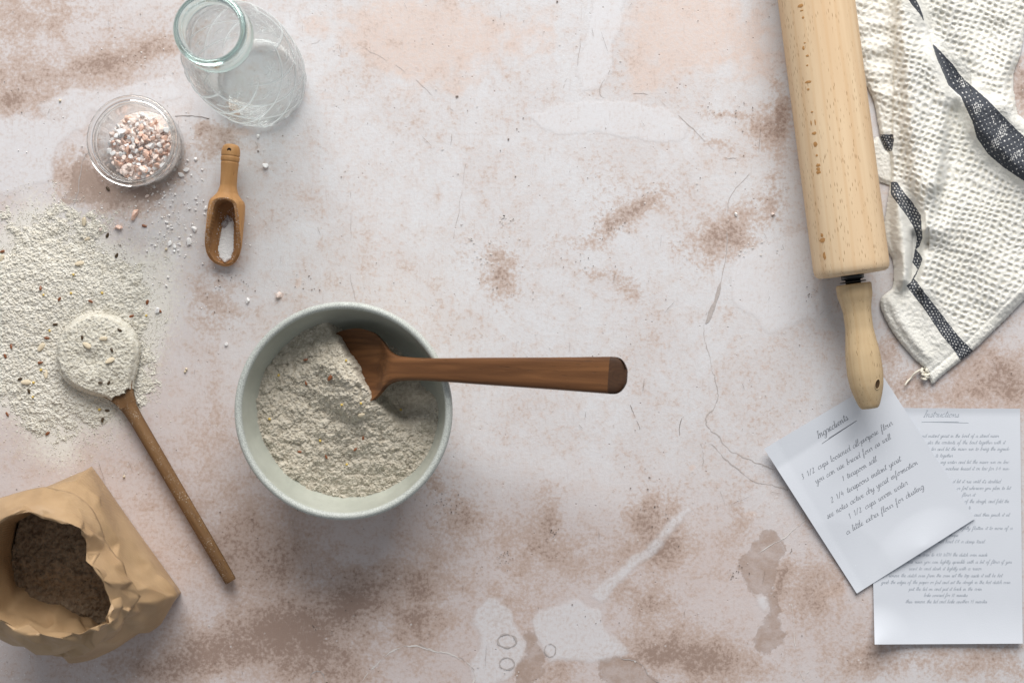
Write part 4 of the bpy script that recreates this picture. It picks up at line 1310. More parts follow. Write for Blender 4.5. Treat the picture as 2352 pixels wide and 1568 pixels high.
# orange knots in a row on the barrel (as inlaid ellipses hugging the round)
inv = pin.matrix_basis.inverted()
for i, (px, py, a1, b1) in enumerate([(1866, 590, 5, 9), (1863, 554, 9, 6), (1861, 543, 4, 5), (1870, 396, 7, 4), (1870, 388, 6, 4), (1870, 380, 6, 4), (1867, 357, 3, 3), (1864, 331, 6, 6), (1861, 306, 6, 4), (1868, 281, 2, 7), (1851, 283, 2, 6), (1858, 257, 4, 2), (1848, 205, 4, 3), (1850, 188, 9, 3), (1849, 150, 3, 2), (1851, 128, 4, 3), (1838, 110, 3, 5), (1844, 98, 3, 2), (1842, 40, 3, 3), (1836, 13, 8, 4), (1838, 24, 5, 2)]):
    c = Vector(P(px, py, .058))
    lc = inv @ c
    ang0 = math.atan2(lc.y, lc.x)
    V = []; n = 14
    for j in range(n):
        q = 2 * math.pi * j / n
        k = random.uniform(.75, 1.15)
        da = a1 * PX * .95 * k * math.cos(q) / RP; dz = b1 * PX * .95 * k * math.sin(q)
        V.append(((RP + .0001) * math.cos(ang0 + da), (RP + .0001) * math.sin(ang0 + da), lc.z + dz))
    V.append(((RP + .00025) * math.cos(ang0), (RP + .00025) * math.sin(ang0), lc.z))
    mesh_obj("knot", V, [(j, (j + 1) % n, n) for j in range(n)], M_KNOT, pin, False)
lathe("axle", [(.0001, .002), (.0092, .002), (.0092, -.0030), (.0062, -.0034), (.0062, -.012), (.0001, -.012)], M_BLACK, pin, 40)
lathe("washer", [(.0062, -.0046), (.0105, -.0046), (.0105, -.0056), (.0062, -.0056)], M_BLACK, pin, 40, closed=True)
HL = .1025
ht = np.linspace(0, 1, 110)
hr = hermite(ht, [0, .012, .08, .16, .24, .34, .45, .58, .70, .80, .88, .94, .985, 1], np.array([13.4, 14.3, 14.2, 12.4, 11.3, 11.2, 12.4, 14.0, 14.4, 13.6, 11.8, 9.8, 7.9, 6.4]) / 1000)
pr = [(.0001, -.0068), (.010, -.0068)] + [(r, -.0068 - HL * q) for q, r in zip(ht, hr)] + [(.0001, -.0069 - HL)]
handle = lathe("handle", pr, M_BEECH_H, pin, 72)
# hanging hole: raised rim on the handle's side, inner shade painted dark brown
hc = inv @ Vector(P(2012, 882, .042))
ang0 = math.atan2(hc.y, hc.x)
hq = (-hc.z - .0068) / HL
rl = float(np.interp(hq, ht, hr))
V = []; n = 22
for ringi, (sc, dr) in enumerate([(1.0, .00035), (.92, .0006), (.80, .0002)]):
    for j in range(n):
        q = 2 * math.pi * j / n
        da = .0030 * sc * math.cos(q) / rl; dz = .0044 * sc * math.sin(q) + .0010 * math.cos(q)
        r2 = float(np.interp((-(hc.z + dz) - .0068) / HL, ht, hr)) + dr
        V.append((r2 * math.cos(ang0 + da), r2 * math.sin(ang0 + da), hc.z + dz))
o = len(V); V.append((rl * 1.012 * math.cos(ang0), rl * 1.012 * math.sin(ang0), hc.z))
F = [(i * n + j, i * n + (j + 1) % n, (i + 1) * n + (j + 1) % n, (i + 1) * n + j) for i in range(2) for j in range(n)]
Fi = [(2 * n + j, 2 * n + (j + 1) % n, o) for j in range(n)]
me_o = mesh_obj("painted_hole", V, F + Fi, [M_BEECH_H, plain("hole_shade_brown", (.07, .04, .018), .9, .3, 400)], handle, True)
for p in me_o.data.polygons:
    if len(p.vertices) == 3: p.material_index = 1
# the far handle, beyond the picture's upper edge
for src in [c for c in pin.children if c.name.split('.')[0] in ("axle", "washer", "handle")]:
    far = src.copy()
    put(far, pin)
    far.location = (0, 0, BL)
    far.rotation_euler = (math.pi, 0, 0)

# ================================================================= PAPER BAG OF MEAL
def kraft_material():
    a = NT("kraft_paper")
    v = a.coord("Object")
    n1 = a.noise(v, 25, 4, .6); n2 = a.noise(v, 420, 3, .6)
    c = a.mix(a.ramp(n1, .3, .7), (.49, .335, .19), (.385, .25, .135))
    wv_ = a.n("ShaderNodeTexWave", wave_type='BANDS', bands_direction='X')
    a.l(a.coord("Object", rot=(0, 0, .95)), wv_.inputs["Vector"])
    wv_.inputs["Scale"].default_value = 260; wv_.inputs["Distortion"].default_value = 1.2
    c = a.mix(a.ramp(wv_.outputs[0], .4, 1.0, 0, .12), c, (.40, .25, .12))
    c = a.mix(a.ramp(n2, .45, .75, 0, .25), c, (.44, .28, .13))
    a.color(c); a.rough(.5); a.spec(.45)
    wn = a.n("ShaderNodeTexVoronoi", feature='F1', distance='MANHATTAN')
    a.l(v, wn.inputs["Vector"]); wn.inputs["Scale"].default_value = 42
    wn2 = a.n("ShaderNodeTexVoronoi", feature='F1', distance='CHEBYCHEV')
    a.l(v, wn2.inputs["Vector"]); wn2.inputs["Scale"].default_value = 95
    hh = a.math('ADD', a.math('MULTIPLY', wn.outputs[0], 1.2), a.math('MULTIPLY', wn2.outputs[0], .8))
    hh = a.math('MULTIPLY', hh, a.ramp(n1, .38, .62, .25, 1.0))
    hh = a.math('ADD', hh, a.math('ADD', a.math('MULTIPLY', n2, .35), a.math('MULTIPLY', wv_.outputs[0], .35)))
    a.bump(hh, .5, .0007)
    return a.m
M_KRAFT = kraft_material()
ZB = lambda x, y: (x * .3039, 1050.8 + y * .3039)
# stations round the bag: lip, cuff foot, belly, base (study-area units)
ST = [
    ((-40, 520), (-150, 420), (-30, 430), (102, 481)),
    ((100, 432), (-20, 320), (110, 340), (250, 376)),
    ((215, 408), (150, 262), (300, 240), (400, 270)),
    ((330, 452), (335, 235), (470, 165), (545, 168)),
    ((470, 492), (545, 262), (655, 95), (690, 65)),
    ((590, 545), (690, 385), (775, 245), (812, 235)),
    ((655, 610), (765, 545), (890, 425), (930, 403)),
    ((650, 720), (850, 680), (1015, 605), (1060, 586)),
    ((690, 820), (930, 820), (1150, 800), (1205, 785)),
    ((770, 920), (1005, 950), (1255, 930), (1305, 925)),
    ((805, 1040), (1058, 1068), (1345, 1040), (1369, 1021)),
    ((828, 1160), (975, 1160), (1205, 1262), (1222, 1125)),
    ((815, 1240), (880, 1290), (1060, 1352), (1075, 1230)),
    ((725, 1305), (745, 1400), (890, 1440), (927, 1335)),
    ((605, 1318), (620, 1480), (700, 1520), (780, 1439)),
    ((500, 1345), (480, 1490), (560, 1500), (610, 1200)),
    ((300, 1312), (280, 1470), (400, 1400), (440, 960)),
    ((120, 1285), (80, 1395), (200, 1200), (270, 720)),
    ((-60, 1200), (-110, 1310), (60, 1000), (180, 590)),
    ((-150, 880), (-280, 900), (-60, 700), (130, 520)),
]
ZLIP, ZCUFF, ZBEL = .132, .096, .040
n_st = len(ST)
lipz = [ZLIP + .006 * math.sin(i * 1.7) - (.012 if 15 <= i <= 18 else 0) for i in range(n_st)]
lip = np.array([P(*ZB(*s[0]), z) for s, z in zip(ST, lipz)])
cuf = np.array([P(*ZB(*s[1]), ZCUFF + .006 * math.sin(i * 2.3 + 1)) for i, s in enumerate(ST)])
bel = np.array([P(*ZB(*s[2]), ZBEL) for s in ST])
bas = np.array([P(*ZB(*s[3]), .0018) for s in ST])
SUB = 22
def ringup(r):
    q = np.concatenate([r, r[:1]])
    k = np.arange(len(r) * SUB) / SUB
    lin = np.stack([np.interp(k, np.arange(len(q)), q[:, c]) for c in range(3)], -1)
    return .72 * lin + .28 * smooth_line(r, SUB, True)
jr = np.random.default_rng(33)
upw = cuf * .62 + bel * .38
upw[:, 2] += jr.uniform(-.004, .004, n_st)
upw[:, :2] += jr.uniform(-.0035, .0035, (n_st, 2))
for k_, d_ in ((8, -.008), (9, -.007), (11, .004), (12, -.004), (6, .003)):
    o_ = upw[k_, :2] - upw[:, :2].mean(0)
    upw[k_, :2] += o_ / np.linalg.norm(o_) * d_
cumid = lip * .5 + cuf * .5
cumid[:, 2] += .004 + jr.uniform(-.003, .004, n_st)
L_, C_, B_, G_, U_, K_ = map(ringup, (lip, cuf, bel, bas, upw, cumid))
cen = L_.mean(0)
def inset(r, amt, z=None):
    c = r.mean(0)
    d = r - c; d[:, 2] = 0
    ln = np.linalg.norm(d, axis=1)[:, None]
    o = r - d / ln * amt
    if z is not None: o[:, 2] = z
    return o
lip_c = L_.copy()
rings = []
RS = 2
def span(a, b, n, bow=None):
    n = n * RS
    for k in range(n):
        u = k / n
        r = a * (1 - u) + b * u
        if bow is not None: r = r + np.array(bow) * (4 * u * (1 - u))
        rings.append(r)
in_low = inset(L_, .004, .045)
in_low[:, :2] = in_low[:, :2] * .5 + (inset(G_, .010)[:, :2]) * .5
in_up = inset(L_, -.002); in_up[:, 2] -= .030
span(in_low, in_up, 26)
span(in_up, L_, 16)
lip2 = inset(L_, -.0012); lip2[:, 2] += .0006
span(L_, lip2, 3)
span(lip2, K_, 10)
span(K_, C_, 10)
tuck = inset(C_, .007); tuck[:, 2] -= .001
span(C_, tuck, 4)
mid = tuck * .45 + B_ * .55
span(tuck, U_, 11)
span(U_, B_, 15)
B2 = G_ * .5 + B_ * .5; B2[:, 2] = .014
span(B_, B2, 14)
span(B2, G_, 10)
rings.append(G_)
BG = np.array(rings)                       # (rows, cols, 3)
# crumple: sharp-creased facets from triangle waves in random directions
def tri(x): return np.abs(((x / 2) % 1) * 2 - 1) - .5
def crumple(V, seed, lams, amps):
    r = np.random.default_rng(seed)
    h = np.zeros(V.shape[:-1])
    for lam, amp in zip(lams, amps):
        for k in range(3):
            d = r.normal(size=3); d /= np.linalg.norm(d)
            d2 = r.normal(size=3); d2 /= np.linalg.norm(d2)
            ph = r.random() * 9
            q = V @ d / lam
            q = q + .55 * tri((V @ d2) / (lam * 1.3) + ph)
            h += amp * tri(q + ph)
    return h
du = np.roll(BG, -1, 1) - np.roll(BG, 1, 1)
dv = np.gradient(BG, axis=0)
N = np.cross(du, dv); N /= np.linalg.norm(N, axis=2)[..., None] + 1e-12
row = np.arange(len(rings))
ampv = np.interp(row / RS, [0, 26, 42, 45, 60, 69, 74, 95, 112, 119], [.8, 1.0, .7, .6, 1.0, 1.0, .8, .5, .3, 0.0])[:, None]
side = np.interp(np.arange(BG.shape[1]) / SUB, [0, 3, 5, 7, 9.5, 11, 15, 18, 20], [.6, .5, .9, 1.0, .9, 1.6, 2.2, 1.2, .6])[None, :]
hcr = crumple(BG, 5, (.060, .032, .02), (.0014, .0011, .0004))
BG = BG + N * (hcr * ampv * side)[..., None]
# reduce to paper facets: coarse crumpled net, flat between the creases
keep_r = [0]
for a0_, b0_, k_ in ((0, 42, 5), (42, 45, 1), (45, 55, 2), (55, 65, 2), (65, 69, 1), (69, 80, 2), (80, 95, 2), (95, 109, 2), (109, 119, 1)):
    keep_r += [int(round(q)) for q in np.linspace(a0_ * RS, b0_ * RS, k_ + 1)[1:]]
keep_c = np.arange(0, BG.shape[1], 11)
BG = BG[keep_r][:, keep_c]
N = N[keep_r][:, keep_c]
jt = (ampv[keep_r] * side[:, keep_c])
BG = BG + N * (jr.normal(0, .0011, BG.shape[:2]) * jt)[..., None]
BG[1:-1] += jr.normal(0, .0010, BG[1:-1].shape) * jt[1:-1, :, None]
r_of = {v_: i_ for i_, v_ in enumerate(keep_r)}
rings = list(BG)
BG[-1, :, 2] = .0012
BG[..., 2] = np.maximum(BG[..., 2], .0008)
bag = empty("paper_bag", (G_.mean(0)[0], G_.mean(0)[1], 0))
tag(bag, "crumpled brown kraft paper bag standing open with meal inside, at the lower left", "paper bag")
Vb = BG.reshape(-1, 3) - np.array(bag.location)
ncol = BG.shape[1]
Fall = grid_faces(len(rings), ncol, True)
r_lip = 45 * RS; r_cuff = r_lip + 24 * RS
def part_rows(name, r0, r1):
    r0, r1 = r_of[r0], r_of[r1]
    f = grid_faces(r1 - r0 + 1, ncol, True)[:, ::-1]
    alt = jr.random(len(f)) < .5
    t1 = np.where(alt[:, None], f[:, [0, 1, 2]], f[:, [0, 1, 3]])
    t2 = np.where(alt[:, None], f[:, [0, 2, 3]], f[:, [1, 2, 3]])
    return mesh_obj(name, Vb[r0 * ncol:(r1 + 1) * ncol], np.concatenate([t1, t2]), M_KRAFT, bag, True)
inner_o = part_rows("inner_wall", 0, 42 * RS)
cuff_o = part_rows("folded_cuff", 42 * RS, r_cuff)
wall_o = part_rows("outer_wall", r_cuff, keep_r[-1])
for o in (inner_o, cuff_o, wall_o):
    bm_ = bmesh.new(); bm_.from_mesh(o.data)
    bm_.edges.ensure_lookup_table()
    cre = np.array([0.0 if e.is_boundary else min(.8, max(0.0, (math.degrees(e.calc_face_angle(0.0)) - 9) / 30)) for e in bm_.edges], dtype=np.float32)
    bm_.free()
    ca_e = o.data.attributes.new("crease_edge", 'FLOAT', 'EDGE')
    ca_e.data.foreach_set("value", cre)
    md = o.modifiers.new("paper_softness", 'SUBSURF')
    md.levels = md.render_levels = 2
mesh_obj("base", [tuple(Vector(g) - bag.location) for g in BG[-1]], [tuple(range(ncol))], M_KRAFT, bag, False)
# meal inside the bag
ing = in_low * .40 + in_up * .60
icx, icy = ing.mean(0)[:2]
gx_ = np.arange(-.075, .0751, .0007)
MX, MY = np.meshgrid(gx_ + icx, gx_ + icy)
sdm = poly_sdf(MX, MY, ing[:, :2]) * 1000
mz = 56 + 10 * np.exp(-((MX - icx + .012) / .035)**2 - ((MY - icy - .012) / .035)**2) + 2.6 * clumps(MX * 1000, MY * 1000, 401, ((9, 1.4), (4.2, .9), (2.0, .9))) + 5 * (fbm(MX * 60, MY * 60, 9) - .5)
tag(field("bag_meal", MX, MY, mz / 1000, sdm > -0.6, M_MEAL_SHADED), "coarse brown meal deep inside the open paper bag", "flour", None, "stuff")

# ================================================================= TEA TOWEL
def towel_material():
    a = NT("waffle_cotton")
    v = a.coord("Object")
    dk = a.attr("dark"); wh = a.attr("fleck")
    pit = a.attr("pit")
    n1 = a.noise(v, 1400, 3, .6); n2 = a.noise(v, 60, 3, .6)
    c = a.mix(a.ramp(n2, .3, .7), (.88, .87, .82), (.85, .835, .77))
    c = a.mix(a.ramp(pit, .45, .95, 0, .4), c, (.70, .63, .49))
    c = a.mix(a.ramp(n1, .55, .75, 0, .25), c, (.62, .57, .47))
    d = a.mix(a.ramp(n1, .35, .7), (.045, .050, .062), (.12, .13, .15))
    c = a.mix(a.ramp(dk, .4, .6), c, d)
    c = a.mix(a.ramp(wh, .4, .6), c, (.72, .72, .70))
    a.color(c); a.rough(.95); a.spec(.08)
    a.b.inputs["Sheen Weight"].default_value = .15
    wvx = a.n("ShaderNodeTexWave", wave_type='BANDS', bands_direction='X')
    a.l(a.coord("Object", rot=(0, 0, -.46)), wvx.inputs["Vector"]); wvx.inputs["Scale"].default_value = 330; wvx.inputs["Distortion"].default_value = 1.5
    wvy = a.n("ShaderNodeTexWave", wave_type='BANDS', bands_direction='Y')
    a.l(a.coord("Object", rot=(0, 0, -.46)), wvy.inputs["Vector"]); wvy.inputs["Scale"].default_value = 330; wvy.inputs["Distortion"].default_value = 1.5
    a.bump(a.math('ADD', a.math('MULTIPLY', wvx.outputs[0], wvy.outputs[0]), n1), .55, .0007)
    return a.m
M_TOWEL = towel_material()
towel = empty("tea_towel", P(2150, 500, 0))
tag(towel, "cream waffle weave tea towel with charcoal stripes, crumpled beside the rolling pin", "tea towel")
T0 = Vector(towel.location)

t_out = [(1930, -50), (1960, 90), (1978, 160), (1990, 195), (2003, 222), (2010, 245), (2014, 268), (2019, 295), (2024, 318), (2032, 336), (2042, 352), (2046, 380), (2046, 405), (2043, 427),
         (2041, 449), (2035, 489), (2029, 526), (2030, 548), (2039, 577), (2051, 597), (2053, 637), (2048, 662), (2027, 679), (2022, 700), (2034, 734), (2061, 778), (2097, 821), (2121, 843), (2135, 872), (2143, 883), (2160, 867), (2208, 828), (2235, 807), (2290, 754), (2352, 691), (2440, 600),
         (2440, 340), (2352, 273), (2337, 256), (2333, 230), (2328, 195), (2330, 164), (2343, 131), (2351, 90), (2356, 40), (2362, -50)]
w_str = [(2143, 102), (2160, 118), (2190, 150), (2205, 172), (2216, 184), (2269, 230), (2320, 283), (2352, 314), (2440, 395), (2440, 480), (2352, 416), (2303, 383), (2270, 355), (2244, 318), (2233, 278), (2217, 246), (2207, 222), (2179, 197), (2165, 165), (2152, 135), (2143, 108)]
w_top = [(2083, -4), (2098, -8), (2112, 14), (2121, 40), (2122, 50), (2113, 33), (2100, 18)]
n_str = [(2046, 418), (2060, 418), (2075, 440), (2098, 468), (2115, 495), (2117, 525), (2119, 545), (2112, 565), (2104, 573), (2112, 583), (2119, 594), (2113, 612), (2105, 630), (2099, 640), (2108, 650), (2124, 672), (2150, 705), (2180, 745), (2204, 775), (2236, 806), (2208, 829), (2190, 802), (2165, 772), (2142, 738), (2120, 705), (2100, 680), (2082, 656), (2092, 648), (2098, 636), (2108, 618), (2096, 603), (2099, 588), (2101, 576), (2104, 562), (2106, 545), (2098, 520), (2082, 495), (2062, 468), (2046, 447)]
s_str = [(2020, 309), (2052, 309), (2053, 324), (2049, 348), (2036, 346), (2026, 326)]
tx_ = np.arange(1925, 2445, 1.75); ty_ = np.arange(-50, 890, 1.75)
UX, UY = np.meshgrid(tx_, ty_)
sd_o = poly_sdf(UX, UY, smooth_line(t_out, 3, True)) + 1.6 * (fbm(UX / 7, UY / 7, 501) - .5)
fold_edge = [(2060, -60), (2058, 60), (2055, 120), (2053, 200), (2050, 290), (2050, 322), (2046, 355), (2046, 420)]
top_edge = [(2100, -60), (2118, 20), (2128, 55), (2138, 95), (2155, 140), (2180, 198), (2207, 222)]
def ridge(X_, Y_, pts, w_l, w_r, hgt, fade=None):
    p = smooth_line(pts, 8)
    d = seg_dist(X_, Y_, p)
    xi = np.interp(Y_, p[:, 1], p[:, 0])
    side_ = np.where(X_ < xi, w_l, w_r)
    r_ = hgt * np.exp(-(d / side_)**2)
    return r_
def side_of(pts):
    p = np.array(pts, float)
    return UX - np.interp(UY, p[:, 1], p[:, 0])
lay_z = np.full(UX.shape, 4.0)
# middle panel lies over the strip on its left, and drops to the right panel along the stripe
mid_l = sstep(-2.5, 2.5, side_of(fold_edge)) * sstep(560, 240, UY)
lay_z += 6.0 * mid_l
drop = sstep(-3.5, 4.0, side_of(top_edge)) * sstep(250, 205, UY)
lay_z -= 6.5 * drop * mid_l
lay_z += 6.5 * sstep(225, 300, UY) * 0
fz = np.zeros(UX.shape)
fz += ridge(UX, UY, [(2072, -60), (2078, 60), (2090, 180), (2098, 300), (2110, 400), (2135, 520)], 26, 46, 11)
fz += ridge(UX, UY, [(2125, 60), (2150, 160), (2168, 230), (2160, 330), (2150, 420)], 30, 16, 7) * sstep(60, 150, UY)
fz += ridge(UX, UY, [(2230, 230), (2262, 300), (2310, 350), (2400, 430)], 26, 40, 9)
fz += ridge(UX, UY, [(2170, -60), (2200, 60), (2250, 150), (2330, 240)], 45, 40, 7)
fz += ridge(UX, UY, [(2290, -60), (2310, 60), (2320, 150)], 30, 16, 4)
fz -= ridge(UX, UY, [(2190, 260), (2185, 340), (2165, 450), (2135, 560)], 20, 26, 5)
fz += ridge(UX, UY, [(2060, 455), (2070, 520), (2078, 590), (2075, 640)], 22, 16, 11)
fz -= ridge(UX, UY, [(2102, 540), (2103, 575), (2101, 610), (2098, 640)], 9, 9, 8)
fz += ridge(UX, UY, [(2125, 530), (2128, 600), (2118, 660)], 14, 34, 6)
fz += ridge(UX, UY, [(2210, 480), (2260, 600), (2330, 680)], 70, 60, 4)
fz += ridge(UX, UY, [(2045, 690), (2085, 760), (2130, 820)], 14, 14, 2.5)
# wrinkles of the narrow strip at the left
strip = (1 - mid_l) * sstep(330, 300, UY)
fz += strip * (.8 * np.sin((UY + .18 * (UX - 1965) + 14 * fbm(UX / 40, UY / 40, 77)) / 9.0) * sstep(20, 60, UY) * sstep(250, 190, UY) + 2.0)
fz += 4 * (fbm(UX / 70, UY / 70, 511) - .5)
edge_in = sstep(-1, 26, sd_o)
tz = 1.2 + lay_z * (.3 + .7 * sstep(-1, 9, sd_o)) + 1.25 * fz * edge_in
# weave coordinates follow the stripes
wang = math.radians(64)
wu = (UX - 2100) * math.sin(wang) - (UY - 430) * math.cos(wang)
wv2 = (UX - 2100) * math.cos(wang) + (UY - 430) * math.sin(wang)
wu = wu + 26 * (fbm(UX / 90, UY / 90, 521) - .5); wv2 = wv2 + 26 * (fbm(UX / 90, UY / 90, 523) - .5)
cell = 15.0
ca_ = (wu + wv2) / cell / 1.414; cb_ = (wu - wv2) / cell / 1.414
ca_ = ca_ + .16 * (fbm(UX / 8, UY / 8, 571, 2) - .5); cb_ = cb_ + .16 * (fbm(UX / 8, UY / 8, 573, 2) - .5)
pitp = (np.abs(np.sin(np.pi * ca_)) * np.abs(np.sin(np.pi * cb_)))
sd_w = np.maximum(poly_sdf(UX, UY, w_str), poly_sdf(UX, UY, w_top))
sd_n = np.maximum(poly_sdf(UX, UY, n_str), poly_sdf(UX, UY, s_str))
jag = 1.6 * (fbm(UX / 4.5, UY / 4.5, 531, 2) - .5)
dark = sstep(-.9, .9, np.maximum(sd_w, sd_n) + jag)
nl = np.array([(2046, 430), (2110, 500), (2112, 560), (2098, 640), (2222, 818), (2250, 860)], float)
plain_sel = UX < np.interp(UY, nl[:, 1], nl[:, 0])
wf = 1 - np.where((UY > 415) & plain_sel, .82, 0)
wf = wf * (1 - .95 * sstep(-16, -8, np.maximum(sd_w * .55, sd_n)))
hem_d = seg_dist(UX, UY, [(2143, 883), (2235, 807), (2352, 691), (2440, 600)])
wf = wf * (.15 + .85 * sstep(24, 34, hem_d))
wf = wf * (1 - .25 * strip)
wf = np.clip(wf, 0, 1)
pit = sstep(.25, .95, pitp) * wf
hem = np.exp(-((hem_d - 26) / 3.2)**2) * (UY > 560)
tz = tz - 1.4 * pit * (.6 + .8 * fbm(UX / 11, UY / 11, 577, 2)) * sstep(2, 10, sd_o) - .9 * hem + .25 * np.sin(wv2 * 1.15) * (dark > .5)
tz = tz + .9 * (fbm(UX / 4.0, UY / 4.0, 541, 2) - .5)
# white thread marks in the wide stripe, dots in the narrow one
tz = tz + .32 * np.sin(wv2 * 1.15) * np.sin(wu * 1.15) * (1 - wf)
fleck = np.zeros(UX.shape)
ZW = lambda x, y: (1940.8 + x * .21974, 229.7 + y * .21974)
ru, rv = (UX * .866 + UY * .5), (-UX * .5 + UY * .866)
dash = ((np.abs(((UX * .95 + UY * .35) / 4.2) % 1 - .5) < .22) & (np.abs(((UY * .95 - UX * .35) / 9.5 + .5 * np.floor((UX * .95 + UY * .35) / 4.2)) % 1 - .5) < .36))
for (x, y, rx, ry, a0) in [(1385, 95, 46, 66, 0), (1560, 215, 14, 55, -12), (1640, 330, 40, 95, 22), (1570, 460, 46, 60, 20), (1790, 580, 90, 30, -42), (1660, 590, 14, 34, 0), (1230, -190, 40, 60, -30)]:
    cx, cy = ZW(x, y)
    q = math.radians(a0); dx, dy = UX - cx, UY - cy
    ex = (dx * math.cos(q) + dy * math.sin(q)) / (rx * .22); ey = (-dx * math.sin(q) + dy * math.cos(q)) / (ry * .22)
    fleck = np.maximum(fleck, ((ex**2 + ey**2) < 1) & dash)
dots = (np.abs((wu / 6.3) % 1 - .5) < .2) & (np.abs((wv2 / 8.0 + .5 * np.floor(wu / 6.3)) % 1 - .5) < .2)
fleck = np.maximum(fleck, dots & (sd_n > 1.5))
dots2 = (np.abs((wu / 9.5) % 1 - .5) < .12) & (np.abs((wv2 / 11.0) % 1 - .5) < .12)
fleck = np.maximum(fleck, dots2 & (sd_w > 3)).astype(float) * dark
tz = np.maximum(tz, 1.1 + .5 * fbm(UX / 6, UY / 6, 591, 2))
kz = PX * (H_CAM - tz / 1000) / H_CAM
TXw = (UX - 1176) * kz - T0.x; TYw = (784 - UY) * kz - T0.y
field("cloth", TXw, TYw, tz / 1000, sd_o > 0, M_TOWEL, towel, {"dark": dark, "fleck": fleck, "pit": pit}, .0012)
# lower layer peeping out at the left
lo = [(1985, 330), (2004, 321), (2018, 314), (2034, 345), (2056, 350), (2062, 428), (2046, 427), (2030, 423), (2014, 416), (1990, 400)]
lx_ = np.arange(1980, 2068, 1.75); ly_ = np.arange(308, 436, 1.75)
LX, LY = np.meshgrid(lx_, ly_)
sdl = poly_sdf(LX, LY, smooth_line(lo, 4, True))
lz = 1.2 + 2.2 * sstep(0, 12, sdl) + .5 * (fbm(LX / 3.2, LY / 3.2, 551, 2) - .5) + .9 * (fbm(LX / 4, LY / 4, 553, 2) - .5) - 1.1 * sstep(2034, 2050, LX)
kz = PX
field("cloth_underlayer", (LX - 1176) * kz - T0.x, (784 - LY) * kz - T0.y, lz / 1000, sdl > 0, M_TOWEL, towel,
      {"dark": LX * 0, "fleck": LX * 0, "pit": LX * 0}, .0008)
M_THREAD = plain("cotton_thread", (.76, .72, .62), .95, .15, 900)
th_pts = smooth_line([(2126, 846), (2112, 850), (2100, 858), (2092, 868), (2084, 876), (2079, 884)], 5)
tube("loose_thread", [Vector(P(x, y, .0014 + .002 * math.sin(i * .2)**2)) - T0 for i, (x, y) in enumerate(th_pts)], .00075, M_THREAD, towel)
random.seed(5)
for k in range(7):
    a0 = random.uniform(2.2, 4.4); c = (2128 + random.uniform(-4, 8), 858 + random.uniform(-6, 10))
    pts = smooth_line([c, (c[0] + 8 * math.cos(a0), c[1] + 5 * math.sin(a0)), (c[0] + 13 * math.cos(a0 + .8), c[1] + 11 * math.sin(a0 + .8))], 5)
    tube("frayed_thread", [Vector(P(x, y, .002 + .003 * math.sin(i * .3)**2)) - T0 for i, (x, y) in enumerate(pts)], .0011, M_THREAD, towel)

